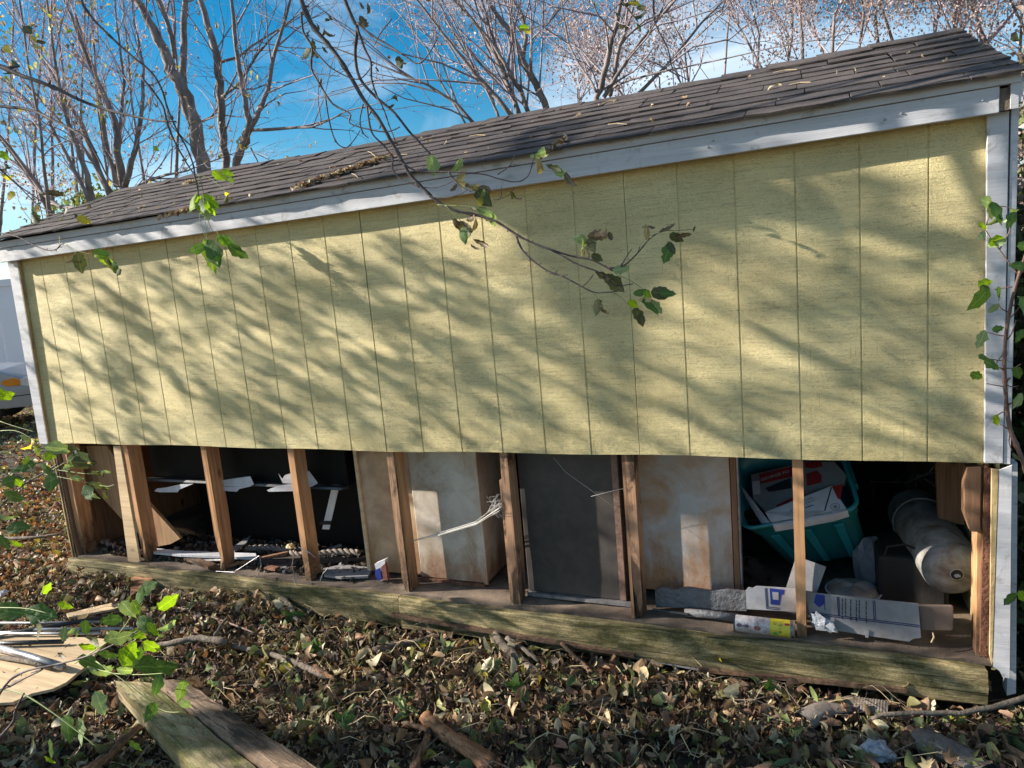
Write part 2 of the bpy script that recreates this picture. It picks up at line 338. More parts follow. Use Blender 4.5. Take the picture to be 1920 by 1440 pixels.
def add_rust(mt, zlo, zhi, col=(.30, .13, .04)):
    t = mt.node_tree; b = t.nodes['Principled BSDF']; src = b.inputs['Base Color'].links[0].from_socket
    geo = N(t, 'ShaderNodeNewGeometry'); sp = N(t, 'ShaderNodeSeparateXYZ'); t.links.new(geo.outputs['Position'], sp.inputs[0])
    mr = N(t, 'ShaderNodeMapRange'); mr.inputs['From Min'].default_value = zhi; mr.inputs['From Max'].default_value = zlo; t.links.new(sp.outputs['Z'], mr.inputs['Value'])
    n = noise(t, coords(t, (6, 6, 2.2)), 1, 9, .7, .6); m2 = N(t, 'ShaderNodeMath', operation='MULTIPLY_ADD'); t.links.new(mr.outputs[0], m2.inputs[0]); m2.inputs[1].default_value = .42; t.links.new(n.outputs[0], m2.inputs[2])
    f = ramp(t, m2.outputs[0], [(.60, 0), (.86, .95)]).outputs[0]; sp2 = noise(t, coords(t, (1, 1, 1)), 60, 6, .8); f2 = mix(t, 1, f, ramp(t, sp2.outputs[0], [(.3, .5), (.6, 1)]).outputs[0], 'MULTIPLY')
    t.links.new(mix(t, f2, src, col), b.inputs['Base Color'])
add_rust(M['stud'], -.74, -.42, (.04, .026, .02)); add_rust(M['stud_old'], -.74, -.30, (.04, .028, .02)); add_rust(M['steel'], -.72, -.25); add_rust(M['cream'], -.76, -.5, (.22, .10, .05)); add_rust(M['tan'], -.76, -.3, (.24, .12, .05))
M['rod'] = simple('dull_metal_rod', (.20, .19, .19), (.40, .39, .40), (25, 25, 25), .4, .3, 60, metal=.5)
M['rodblack'] = simple('black_plastic_pipe', (.018, .018, .02), (.035, .033, .033), (25, 25, 25), .4)
M['pipe'] = simple('dusty_corrugated_plastic', (.17, .14, .12), (.30, .25, .21), (9, 9, 9), .7, .8, 50, .008, dirt=(.07, .05, .035), dirt_amt=.95, dscale=11)
M['bag'] = simple('thin_clear_bag', (.30, .31, .34), (.44, .46, .50), (13, 13, 13), .2, .9, 25, .02)
M['web'] = simple('cobweb_silk', (.6, .58, .54), None, (9, 9, 9), .8)
M['cutwood'] = simple('raw_yellow_cut_wood', (.30, .20, .09), (.50, .37, .19), (30, 30, 6), .8, .6, 60)
M['redrot'] = simple('crumbling_red_brown_wood', (.10, .035, .02), (.20, .09, .05), (20, 20, 8), .9, 1, 60, .01)
M['vinyl'] = simple('white_vinyl', (.82, .80, .88), (.88, .86, .93), (.5, .5, .5), .4, .05, 5)
M['carpaint'] = simple('silver_car_paint', (.34, .35, .40), (.38, .39, .44), (1, 1, 1), .28, .02, 4, metal=.35)
M['carlow'] = simple('beige_car_cladding', (.38, .32, .28), (.42, .36, .32), (1, 1, 1), .45, .02, 4, metal=.1)
M['amber'] = simple('amber_indicator', (.75, .20, .01), (.85, .26, .01), (1, 1, 1), .2)
M['lens'] = simple('clear_headlight', (.55, .52, .48), (.75, .72, .68), (30, 30, 1), .15)
M['tyre'] = simple('tyre_rubber', (.014, .014, .015), None, (9, 9, 9), .8)
M['glass'] = simple('dark_car_glass', (.02, .025, .03), None, (9, 9, 9), .1)
M['litter'] = vcol_leaf('leaf_litter', .22)
M['grass'] = vcol_leaf('grass_blades', .35)
M['samara'] = vcol_leaf('dry_seed_clusters', .45)
M['treebark'] = simple('grey_tree_bark', (.13, .105, .095), (.30, .25, .235), (9, 9, 3), .9, .8, 40, .01)
M['twig'] = simple('fine_twigs', (.20, .155, .165), (.36, .30, .32), (3, 3, 3), .85, .2, 40)
M['pinktwig'] = simple('pinkish_twigs', (.34, .26, .28), (.52, .42, .45), (3, 3, 3), .85, .2, 40)
M['darkbark'] = simple('dark_branch_bark', (.045, .032, .032), (.14, .105, .10), (30, 30, 30), .75, .4, 90)
M['redbark'] = simple('red_brown_stem', (.12, .06, .045), (.22, .13, .10), (20, 20, 20), .65, .3, 80)
M['greenstem'] = simple('pale_green_stem', (.22, .26, .08), (.34, .38, .14), (20, 20, 20), .6)
M['lf_bright'] = leaf_mat('bright_yellow_green_leaf', (.17, .32, .012), (.36, .50, .03), .55)
M['lf_green'] = leaf_mat('green_leaf', (.055, .12, .028), (.13, .22, .05), .4)
M['lf_pale'] = leaf_mat('pale_grey_green_leaf', (.20, .27, .11), (.34, .42, .22), .35)
M['lf_olive'] = leaf_mat('curled_olive_leaf', (.05, .06, .025), (.14, .14, .055), .3)
M['lf_brown'] = leaf_mat('dead_brown_leaf', (.07, .045, .028), (.22, .155, .09), .25)
M['lf_yellow'] = leaf_mat('yellow_leaf', (.50, .36, .04), (.68, .55, .08), .5)
M['lf_tan'] = leaf_mat('pale_tan_dead_leaf', (.30, .22, .12), (.50, .40, .25), .3)
# ================================================================== GROUND
GZ = -.93
def hill(x, y):
    a = .018*math.sin(2.3*x+1)+.02*math.sin(3.1*y+.7*x)+.012*math.sin(7.1*x+2)*math.sin(6.3*y)
    f = min(1.0, max(0.0, (-y)*1.4)) if y < 0 else 0.0
    left = min(1.0, max(0.0, (.6-x)/1.5))
    front = .06*max(0, min(1, (x-.2)))*max(0, min(1, 1+y*1.1)) if y < .1 else 0
    heap = .115*max(0, min(1, (2.6-x)/1.3))*max(0, min(1, 1+(y+.03)*2.2))*(.75+.25*math.sin(x*5.3)) if (y < .02 and x > -.6) else 0
    return GZ+heap+a*max(f, left, .3)+front*.2-(.04 if -.1 < y < 2 and 0 < x < 4.9 else 0)
def ground():
    xs = np.concatenate([np.linspace(-260, -14, 14), np.linspace(-13, -2.2, 40), np.linspace(-2, 6, 110), np.linspace(6.5, 14, 14), np.linspace(20, 260, 10)])
    ys = np.concatenate([np.linspace(-260, -8, 12), np.linspace(-7, -2.6, 12), np.linspace(-2.5, 2.2, 70), np.linspace(2.4, 14, 40), np.linspace(18, 260, 12)])
    v = [(x, y, hill(x, y)) for y in ys for x in xs]; nx = len(xs)
    f = [(j*nx+i, j*nx+i+1, (j+1)*nx+i+1, (j+1)*nx+i) for j in range(len(ys)-1) for i in range(nx-1)]
    me = bpy.data.meshes.new('ground'); me.from_pydata(v, [], f); me.polygons.foreach_set('use_smooth', [True]*len(f))
    mt, t, b = newmat('soil_and_leaf_mould'); n = noise(t, coords(t, (1, 1, 1)), 26, 8, .7, .5)
    n2 = noise(t, coords(t, (1, 1, 1)), 1.3, 5)
    c = ramp(t, n.outputs[0], [(.3, (.022, .015, .011)), (.5, (.06, .042, .028)), (.68, (.13, .085, .05))]).outputs[0]
    c = mix(t, ramp(t, n2.outputs[0], [(.45, 0), (.6, .6)]).outputs[0], c, (.055, .07, .02))
    t.links.new(c, b.inputs['Base Color']); b.inputs['Roughness'].default_value = .95; bump(t, b, n.outputs[0], 1, .03)
    me.materials.append(mt); o = bpy.data.objects.new('ground', me); C.objects.link(o); props(o, kind='structure')
ground()

# ------------------------------------------------------------------ scattered small faces (numpy)
def leaf_template(kind, rng):
    """a curled leaf, unit length along +x, returns verts and tris"""
    if kind == 'maple':
        out = []
        tips = [(-2.6, .45), (-1.9, .75), (-1.45, .42), (-.95, .95), (-.5, .5), (0, 1.05), (.5, .5), (.95, .95), (1.45, .42), (1.9, .75), (2.6, .45)]
        for a, r in tips: out.append((r*math.cos(a)*.5+.42, r*math.sin(a)*.5))
        P = [(.35, 0)]+out; f = [(0, i, i+1) for i in range(1, len(out))]+[(0, len(out), 1)]
    else:
        wd = {'oval': .28, 'broad': .42, 'narrow': .15}[kind]; P = []; f = []; n = 6
        for i in range(n):
            s = i/(n-1); w = wd*math.sin(math.pi*min(1, s*.92+.06))**.8*(1+.25*(rng.random()-.5))
            P += [(s, -w), (s, 0), (s, w)]
        for i in range(n-1):
            for k in (0, 1):
                a = i*3+k; f += [(a, a+3, a+4), (a, a+4, a+1)]
    cu = rng.uniform(-1.6, 1.8); cw = rng.uniform(.2, 2.2)*rng.choice((-1, 1, 1)); tw = rng.uniform(-.9, .9); V = []
    for x, y in P:
        z = cu*.5*x*(x-1)*.9+cw*y*y*1.3+tw*x*y+(rng.random()-.5)*.07
        V.append((x-.5, y*(1-.35*min(1, abs(cw)*abs(y)*1.5)), z))
    return np.array(V), np.array(f)
def make_mesh(name, V, F, col, mat):
    me = bpy.data.meshes.new(name); nv = len(V); nf = len(F)
    me.vertices.add(nv); me.vertices.foreach_set('co', V.astype(np.float32).ravel())
    me.loops.add(nf*3); me.loops.foreach_set('vertex_index', F.astype(np.int32).ravel())
    me.polygons.add(nf); me.polygons.foreach_set('loop_start', np.arange(0, nf*3, 3, dtype=np.int32))
    me.polygons.foreach_set('loop_total', np.full(nf, 3, dtype=np.int32)); me.polygons.foreach_set('use_smooth', np.ones(nf, dtype=bool))
    me.update(calc_edges=True)
    if col is not None:
        a = me.color_attributes.new('Col', 'FLOAT_COLOR', 'POINT'); a.data.foreach_set('color', np.hstack([col, np.ones((nv, 1))]).astype(np.float32).ravel())
    me.materials.append(mat); return me
def scatter(name, tmpls, pos, rotm, size, col, mat, parent=None, kind='stuff', label=None, cat=None):
    """one mesh made of many copies of the templates"""
    n = len(pos); which = RN.integers(0, len(tmpls), n); Vs = []; Fs = []; Cs = []; base = 0
    for k, (tv, tf) in enumerate(tmpls):
        idx = np.where(which == k)[0]
        if not len(idx): continue
        v = np.einsum('nij,vj->nvi', rotm[idx], tv)*size[idx][:, None, None]+pos[idx][:, None, :]
        Vs.append(v.reshape(-1, 3)); f = tf[None]+(np.arange(len(idx))*len(tv))[:, None, None]+base; Fs.append(f.reshape(-1, 3))
        shade = 1-.0*tv[:, 0]; Cs.append((col[idx][:, None, :]*shade[None, :, None]).reshape(-1, 3)); base += len(idx)*len(tv)
    V = np.vstack(Vs); org = WLOC[parent.name] if parent is not None else np.zeros(3)
    me = make_mesh(name, V-org, np.vstack(Fs), np.vstack(Cs), mat); o = bpy.data.objects.new(name, me); C.objects.link(o)
    if parent is not None: o.parent = parent
    return props(o, label, cat, kind=kind)
RN = np.random.default_rng(11)
def rand_rot(n, tilt):
    """random heading, tilt off horizontal (radians sd), random roll"""
    a = RN.uniform(0, 2*np.pi, n); b = RN.normal(0, tilt, n); c = RN.normal(0, tilt, n)
    ca, sa, cb, sb, cc, sc_ = np.cos(a), np.sin(a), np.cos(b), np.sin(b), np.cos(c), np.sin(c)
    Rz = np.zeros((n, 3, 3)); Rz[:, 0, 0] = ca; Rz[:, 0, 1] = -sa; Rz[:, 1, 0] = sa; Rz[:, 1, 1] = ca; Rz[:, 2, 2] = 1
    Ry = np.zeros((n, 3, 3)); Ry[:, 0, 0] = cb; Ry[:, 0, 2] = sb; Ry[:, 2, 0] = -sb; Ry[:, 2, 2] = cb; Ry[:, 1, 1] = 1
    Rx = np.zeros((n, 3, 3)); Rx[:, 0, 0] = 1; Rx[:, 1, 1] = cc; Rx[:, 1, 2] = -sc_; Rx[:, 2, 1] = sc_; Rx[:, 2, 2] = cc
    return Rz@Ry@Rx
tr_ = random.Random(3)
TM = [leaf_template(k, tr_) for k in ['oval']*6+['broad']*5+['narrow']*5+['maple']*4]
PAL = np.array([(.12, .078, .048), (.22, .13, .07), (.32, .195, .11), (.07, .045, .03), (.42, .28, .16), (.26, .23, .09), (.19, .23, .08), (.48, .38, .22), (.52, .42, .07), (.12, .16, .06), (.46, .20, .07), (.56, .48, .31), (.25, .14, .09)])
WT_NEAR = np.array([18, 18, 17, 13, 10, 10, 6, 7, 2.2, 5, 2.2, 4, 14]); WT_LAWN = np.array([5, 9, 14, 3, 16, 6, 6, 12, 14, 4, 34, 10, 8])
def litter(name, x0, x1, y0, y1, n, size, weights, tilt, lift, label, keep=None):
    p = np.stack([RN.uniform(x0, x1, n), RN.uniform(y0, y1, n)], 1)
    if keep is not None: p = p[keep(p[:, 0], p[:, 1])]
    n = len(p); z = np.array([hill(a, b) for a, b in p])+np.abs(RN.normal(0, lift, n))+.005
    ci = RN.choice(len(PAL), n, p=weights/weights.sum()); col = PAL[ci]*RN.uniform(.42, 1.25, (n, 1))*RN.uniform(.92, 1.08, (n, 3))
    sz = size[0]+(size[1]-size[0])*RN.beta(1.6, 2.2, n)*1.25
    scatter(name, TM, np.column_stack([p, z]), rand_rot(n, tilt*1.25), sz, np.clip(col, 0, 1), M['litter'], label=label, cat='leaf litter')
litter('leaf_litter', -.6, 5.6, -2.3, -.005, 17500, (.026, .08), WT_NEAR, .62, .022, 'deep brown and green leaf litter heaped in front of the shed sill')
litter('leaf_litter', -3.2, 0, -.8, 4.0, 15000, (.035, .08), WT_LAWN, .45, .015, 'orange and tan fallen leaves on the lawn left of the shed')
litter('leaf_litter', -14, -2.5, -1, 12, 26000, (.05, .10), WT_LAWN, .4, .012, 'thin scatter of fallen leaves on the far lawn by the car')
litter('leaf_litter', 4.95, 7, -1.0, 3.0, 3000, (.04, .09), WT_NEAR, .6, .03, 'dark leaves piled beside the right end of the shed')
_n = 1300; _p = np.stack([RN.uniform(.2, 5.4, _n), RN.uniform(-2.0, -.02, _n)], 1); _z = np.array([hill(a, b) for a, b in _p])+np.abs(RN.normal(0, .02, _n))+.03
scatter('large_leaves', TM, np.column_stack([_p, _z]), rand_rot(_n, .75), RN.uniform(.05, .085, _n), PAL[RN.choice([1, 2, 4, 5, 6, 7, 9, 11, 3], _n)]*RN.uniform(.6, 1.25, (_n, 1)), M['litter'], label='larger curled olive and tan leaves lying uppermost on the litter', cat='leaf litter')
def grass(name, x0, x1, y0, y1, n, h, label, keepf=None, cols=((.06, .12, .02), (.14, .20, .04), (.25, .26, .09))):
    p = np.stack([RN.uniform(x0, x1, n), RN.uniform(y0, y1, n)], 1)
    q = np.sin(p[:, 0]*3.1+np.cos(p[:, 1]*2.3)*2)+np.sin(p[:, 1]*4.3+p[:, 0]); p = p[(q+RN.normal(0, .7, n)) > .2]; n = len(p)
    z = np.array([hill(a, b) for a, b in p]); tv = np.array([(-.06, 0, 0), (.06, 0, 0), (-.045, .12, .55), (.045, .12, .55), (0, .42, 1.0)]); tf = np.array([(0, 1, 3), (0, 3, 2), (2, 3, 4)])
    cc = np.array(cols)[RN.integers(0, len(cols), n)]*RN.uniform(.6, 1.3, (n, 1))
    scatter(name, [(tv, tf)], np.column_stack([p, z]), rand_rot(n, .35), RN.uniform(h*.5, h, n), cc, M['grass'], label=label, cat='grass')
grass('grass', -14, .2, -.8, 12, 26000, .07, 'short lawn grass showing between the fallen leaves')
grass('grass', .3, 5.4, -1.7, -.05, 1500, .09, 'thin dry grass blades and stalks among the litter before the sill', cols=((.10, .13, .03), (.36, .30, .16), (.25, .20, .10)))
# straws and fine twigs on the litter
mb = MB()
for i in range(1100):
    x = R.uniform(.2, 5.3); y = -R.uniform(.04, 1.7); z = hill(x, y)+R.uniform(.02, .06); a = R.uniform(0, 6.28); l = R.uniform(.04, .22); dz = R.uniform(-.02, .04)
    mb.tube([(x, y, z), (x+.5*l*math.cos(a), y+.5*l*math.sin(a), z+dz+R.uniform(0, .02)), (x+l*math.cos(a+.2), y+l*math.sin(a+.2), z+dz*.5)], [.0016, .0013, .0008], 3)
n_ = 42000; pb = np.stack([RN.uniform(-.5, 5.5, n_), RN.uniform(-2.0, -.005, n_)], 1); zb = np.array([hill(a, b) for a, b in pb])+np.abs(RN.normal(0, .02, n_))+.008
scatter('litter_crumbs', TM[11:16]+TM[:2], np.column_stack([pb, zb]), rand_rot(n_, 1.0), RN.uniform(.010, .030, n_), PAL[RN.choice([0, 1, 2, 3, 4, 7, 11, 12], n_)]*RN.uniform(.5, 1.3, (n_, 1)), M['litter'], label='brown crumbs and shreds of leaf between the fallen leaves', cat='litter')
o = mb.build('fallen_twigs', M['bark']); props(o, 'thin dry stalks and twigs strewn over the leaf litter', 'twigs', kind='stuff')

mb = MB()
for i in range(230):
    x = R.uniform(.2, 5.3); y = -R.uniform(.04, 1.6); z = hill(x, y)+R.uniform(.03, .07); a = R.uniform(0, 6.28); l = R.uniform(.08, .26); c_ = R.uniform(-.6, .6)
    mb.tube([(x+l*k/4*math.cos(a+c_*k/4), y+l*k/4*math.sin(a+c_*k/4), z+.03*math.sin(k*1.3+i)*.8) for k in range(5)], [.0016, .0016, .0014, .0012, .0008], 3)
props(mb.build('dry_stalks', M['lf_tan']), 'pale dry curved stalks lying across the leaf litter', 'stalks', kind='stuff')
# ================================================================== SHED
LEN = 4.8768
shed = thing('shed', (LEN/2, .9, -.90), 'long low yellow wooden shed with open rotted wall base and dark shingle roof', 'shed')
GR = LEN/24
def hx(x): return .022*x/LEN
def zbot(x): return -.002+.004*math.sin(x*2.1)+(.003*math.sin(x*7))
# siding panels, grooves cut in
for k in range(4):
    xa = k*6*GR+(.0026 if k < 3 else .001); xb = (k+1)*6*GR-(.0026 if k < 2 else .001)
    if k == 0: xa = -.012
    prof = [(xa, 0)]
    for g in range(1, 6):
        xg = (k*6+g)*GR
        prof += [(xg-.0034, 0), (xg-.0022, .0026), (xg+.0022, .0026), (xg+.0034, 0)]
    # points between the grooves so that the panel can bow
    prof.append((xb, 0)); zs = [0, .15, .35, .55, .75, .95, 1.16]; mb = MB(); cols = len(prof)
    for z in zs:
        for x, y in prof:
            bow = .006*math.sin(z*2.3+k*1.7)*math.sin((x-xa)/(xb-xa)*math.pi)-.004*(1-z)*abs(math.cos(x*1.7))
            mb.v.append((x, y+bow, (zbot(x) if z == 0 else z)))
    nf = len(mb.v)
    for z in zs:
        for x, y in prof: mb.v.append((x, .011+.0*z, (zbot(x) if z == 0 else z)))
    for i in range(len(zs)-1):
        for j in range(cols-1):
            a = i*cols+j; mb.f.append((a, a+1, a+cols+1, a+cols)); mb.f.append((nf+a+1, nf+a, nf+a+cols, nf+a+cols+1)); mb.mi += [0, 0]
    for j in range(cols-1): mb.f.append((j+1, j, nf+j, nf+j+1)); mb.mi.append(0)
    for i in range(len(zs)-1):
        a = i*cols; mb.f.append((a, a+cols, nf+a+cols, nf+a)); a += cols-1; mb.f.append((a+cols, a, nf+a, nf+a+cols)); mb.mi += [0, 0]
    mb.build('siding_panel', M['siding'], shed)
# backing behind the joints
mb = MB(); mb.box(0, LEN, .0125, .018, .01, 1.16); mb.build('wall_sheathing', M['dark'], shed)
# end walls, rear wall, inside
mb = MB(); gp = [(.0, 1.24), (.92, 1.60), (1.84, 1.24), (1.84, -.74), (.0, -.74)]
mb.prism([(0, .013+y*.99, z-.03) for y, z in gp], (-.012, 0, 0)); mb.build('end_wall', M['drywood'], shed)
mb = MB(); mb.prism([(LEN, .013+y*.99, z-.03) for y, z in gp], (.012, 0, 0)); mb.build('end_wall', M['siding'], shed)
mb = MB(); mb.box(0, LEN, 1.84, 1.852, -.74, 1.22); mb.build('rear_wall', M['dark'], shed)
for i in range(9):
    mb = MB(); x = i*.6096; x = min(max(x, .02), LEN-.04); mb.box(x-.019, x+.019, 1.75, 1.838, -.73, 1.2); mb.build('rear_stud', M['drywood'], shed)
# deck floor
mb = MB(); xs = np.linspace(.0, LEN, 60); ys = [.004, .05, .12, .3, .7, 1.83]; R2_ = random.Random(5)
fz = [[-.735+.004*math.sin(x*5+y*9)+R2_.uniform(-.004, .004) for x in xs] for y in ys]
for j, y in enumerate(ys):
    for i, x in enumerate(xs): mb.v.append((x, y+(R2_.uniform(-.006, .010) if j == 0 else 0), fz[j][i]))
for j in range(len(ys)-1):
    for i in range(len(xs)-1): a = j*60+i; mb.f.append((a, a+1, a+61, a+60)); mb.mi.append(0)
b0 = len(mb.v)
for i, x in enumerate(xs): mb.v.append((mb.v[i][0], mb.v[i][1], -.752))
for i in range(59): mb.f.append((b0+i, b0+i+1, i+1, i)); mb.mi.append(0)
mb.build('floor_deck', M['floor'], shed, smooth=False)
# sill beams on edge
def sill(xa, xb, dz, yo):
    mb = MB(); n = 26; rr = random.Random(int(xa*100)+3); prof = None; base = 0; ns = 8
    for i in range(n+1):
        x = xa+(xb-xa)*i/n; zt = -.742+dz+.004*math.sin(x*6); zb = -.885-.012*math.sin((x-.5)*.75)+dz
        for (y, z) in [(0, zt-.006), (.006, zt), (.038, zt), (.04, zt-.01), (.04, zb), (.005, zb), (-.001, zb+.008), (-.002, (zt+zb)/2)]:
            j = .0022 if n > i > 0 else .004
            mb.v.append((x+(rr.uniform(-.004, .004) if i in (0, n) else 0), yo+y+rr.uniform(-j, j), z+rr.uniform(-j, j)))
    for i in range(n):
        for k in range(ns): a = i*ns+k; b = i*ns+(k+1) % ns; mb.f.append((a, b, b+ns, a+ns)); mb.mi.append(0)
    mb.f.append(tuple(range(ns))); e = n*ns; mb.f.append(tuple(range(e+ns-1, e-1, -1))); mb.mi += [0, 0]
    return mb.build('sill_beam', M['sill'], shed)
sill(-.015, 2.425, 0, -.035); sill(2.432, 4.855, 0, -.041)
a = at(735, 1152, y=-.055); b = at(1190, 1228, y=-.05)
mb = MB(); mb.beam(a, b, .03, .012, segs=6, wob=.2); mb.build('sill_strip', M['stud_old'], shed)
a = at(1188, 1231, y=-.03); b = at(1310, 1254, y=-.03); mb = MB(); mb.beam(a, b, .02, .006); mb.build('sill_strip', M['white'], shed)
a = at(1310, 1254, y=-.045); b = at(1700, 1292, y=-.045); mb = MB(); mb.beam(a, b, .03, .014, segs=6, wob=.3); mb.build('sill_strip', M['stud_old'], shed)
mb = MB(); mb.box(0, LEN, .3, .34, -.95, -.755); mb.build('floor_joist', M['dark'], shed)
# studs
def stud(x, mats, foot=0, w=.038, y0=.018, y1=.107, zt=1.1, zb=-.732, lean=0):
    mb = MB(); n = 12; rr = random.Random(int(x*100))
    for i in range(n+1):
        z = zb+(min(zt, .1)-zb)*i/n if i < n else zt; r = max(0, 1-(z-zb)/.25)*foot
        for (sx, sy) in ((-1, 0), (1, 0), (1, 1), (-1, 1)):
            e = r*rr.uniform(0, .012)
            mb.v.append((x+sx*(w/2-e)+lean*(z/.73 if z < 0 else 0)+rr.uniform(-.0007, .0007), (y0 if sy == 0 else y1)+(e*1.5 if sy == 0 else -e), z))
    for i in range(n):
        for k in range(4): a = 4*i+k; b = 4*i+(k+1) % 4; mb.f.append((a, b, b+4, a+4)); mb.mi.append(0)
    mb.f.append((3, 2, 1, 0)); mb.mi.append(0); e = 4*n; mb.f.append((e, e+1, e+2, e+3)); mb.mi.append(0)
    return mb.build('stud', mats, shed)
S = M['stud']; O = M['stud_old']; RO = M['stud_rot']
stud(.065, [S, RO], 1, w=.04); stud(.614, [S, RO], 1); stud(1.232, [S, RO], 1); stud(1.836, [S, RO], .3); stud(2.439, [O, RO], .8)
stud(3.037, [O, RO], .8); stud(3.607, [O, RO], .8); stud(4.252, [S, RO], .7); stud(4.846, [S, RO], .3, w=.030, y0=.03, y1=.118)
# sistered pieces beside some studs
for (x0, x1, y0, zt, mt) in ((3.0, 3.018, .03, -.14, O), (3.575, 3.587, .02, .0, M['drywood']), (2.459, 2.466, .03, .0, S)):
    mb = MB(); mb.box(x0, x1, y0, y0+.07, -.733, zt); p = mb.build('stud_sister', mt, shed)
mb = MB(); mb.prism([at(*p, y=.012) for p in [(212, 836), (225, 836), (262, 1053), (241, 1058)]], (0, .012, 0)); mb.build('leaning_strip', M['ply'], shed)
# left corner: ragged edges of the end siding layers
for (x0, x1, y0, y1, zt, zb, mt) in ((-.012, -.004, -.004, .01, 0, -.80, 'cutwood'), (-.003, .007, .004, .02, -.005, -.77, 'redrot'), (.009, .016, .0, .02, -.02, -.75, 'stud_rot'), (.02, .03, .008, .05, .0, -.735, 'drywood')):
    mb = MB(); mb.beam((.5*(x0+x1), .5*(y0+y1), zb), (.5*(x0+x1), .5*(y0+y1), zt), x1-x0, y1-y0, up=(0, 1, 0), segs=9, wob=.35); mb.build('ragged_siding_edge', M[mt], shed)
# corner boards (the left one leans a little)
def lean_board(pts, y0, y1, name, mat, jag=False):
    mb = MB(); mb.prism([(x, y0, z) for x, z in pts], (0, y1-y0, 0)); return mb.build(name, mat, shed, bevel=.0015)
lean_board([(-.084, .0), (-.006, -.002), (.035, 1.115), (-.052, 1.115)], -.023, -.003, 'corner_board', M['paint'])
mb = MB(); mb.prism([(-.006, -.022, -.002), (.035, -.022, 1.1), (.040, -.022, 1.1), (.0, -.022, -.002)], (0, .02, 0)); mb.build('corner_board_edge', M['cutwood'], shed)
mb = MB(); mb.prism([(-.03, .0, .0), (.0, 0, 1.12), (0, .08, 1.12), (-.03, .08, 0)], (-.02, 0, 0)); mb.build('corner_board', M['paint'], shed)
lean_board([(4.838, .003), (4.890, .003), (4.886, 1.14), (4.829, 1.14)], -.022, -.003, 'corner_board', M['paint'])
mb = MB(); mb.box(4.892, 4.912, -.018, .075, .0, 1.15); mb.build('corner_board', M['paint'], shed, bevel=.0015)
# broken lower corner board
p1 = [at(*p, y=-.03) for p in [(1873, 882), (1897, 873), (1893, 1272), (1880, 1270), (1874, 1258), (1862, 1250)]]
mb = MB(); mb.prism(p1, (.004, .012, 0)); mb.build('broken_corner_board', M['paint'], shed)
mb = MB(); mb.prism([at(*p, y=-.031) for p in [(1860, 880), (1872, 882), (1860, 1247), (1856, 1230)]], (0, .014, 0)); mb.build('split_board_edge', M['cutwood'], shed)
mb = MB(); mb.prism([at(*p, y=.0) for p in [(1896, 873), (1908, 868), (1905, 1300), (1888, 1304), (1889, 1262)]], (0, .06, 0)); mb.build('broken_corner_board', M['paint'], shed)
mb = MB(); mb.prism([at(*p, y=.0) for p in [(1846, 872), (1862, 880), (1856, 1235), (1838, 1225)]], (0, .02, 0)); mb.build('rotted_sheathing', M['redrot'], shed)
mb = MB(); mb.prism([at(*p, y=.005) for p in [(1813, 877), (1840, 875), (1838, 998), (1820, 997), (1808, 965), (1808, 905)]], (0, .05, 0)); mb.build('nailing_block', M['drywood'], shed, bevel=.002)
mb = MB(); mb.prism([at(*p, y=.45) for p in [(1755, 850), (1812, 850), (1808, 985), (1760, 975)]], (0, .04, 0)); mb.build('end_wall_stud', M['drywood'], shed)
# fascia, upper strip, soffit strip
def eave(x0, x1, y0, y1, z0, z1, name, mat, bev=.002):
    mb = MB(); n = 10
    for i in range(n+1):
        x = x0+(x1-x0)*i/n; sg = -.006*math.sin(math.pi*i/n)
        for (y, z) in ((y0, z0), (y1, z0), (y1, z1), (y0, z1)): mb.v.append((x, y, z+hx(x)+sg))
    for i in range(n):
        for k in range(4): a = 4*i+k; b = 4*i+(k+1) % 4; mb.f.append((b, a, a+4, b+4)); mb.mi.append(0)
    mb.f.append((0, 1, 2, 3)); e = 4*n; mb.f.append((e+3, e+2, e+1, e)); mb.mi += [0, 0]
    return mb.build(name, mat, shed, bevel=bev)
eave(-.06, 4.852, -.06, -.040, 1.108, 1.185, 'fascia_board', M['paint'])
eave(-.06, 4.855, -.0385, -.001, 1.117, 1.175, 'soffit_strip', M['siding'])
eave(-.085, 4.905, -.068, -.0395, 1.187, 1.2235, 'drip_board', M['paint'])
mb = MB(); mb.box(4.853, 4.885, -.055, -.02, 1.135, 1.20); mb.build('rafter_end', M['bark'], shed)
mb = MB(); mb.box(4.886, 4.912, -.06, .05, 1.152, 1.225); mb.build('rake_board', M['paint'], shed)
for (u, v) in ((1659, 224), (1842, 188), (1690, 213), (1337, 264), (1327, 276)):
    p = at(u, v, y=-.0612); mb = MB(); mb.tube([p, p+np.array([0, -.003, 0])], [.0045, .003], 8); mb.build('nail_head', M['white'], shed)
# roof: deck and individually laid shingles
RX0, RX1 = -.10, 4.912; RY0, RZ0 = -.092, 1.225; RYR, RZR = .92, 1.612
sl = np.array([0, RYR-RY0, RZR-RZ0]); SLN = np.linalg.norm(sl); sl /= SLN; nrm = np.cross([1, 0, 0], sl)
roof = MB(); roof.prism([(RX0+.01, RY0+.04, RZ0+.004), (RX1-.01, RY0+.04, RZ0+.004), (RX1-.01, RYR, RZR-.012), (RX0+.01, RYR, RZR-.012)], (0, 0, -.012))
roof.prism([(RX0+.01, RYR, RZR-.012), (RX1-.01, RYR, RZR-.012), (RX1-.01, 2*RYR-RY0, RZ0-.012), (RX0+.01, 2*RYR-RY0, RZ0-.012)], (0, 0, -.012))
roof = roof.build('roof', M['dark'], shed)
NC = 9; EXPO = SLN/NC; rr = random.Random(21)
def sag(x, s): return -.010*math.sin(math.pi*(x-RX0)/(RX1-RX0))+.006*math.sin(x*3.3+s*5)*s
shm = []
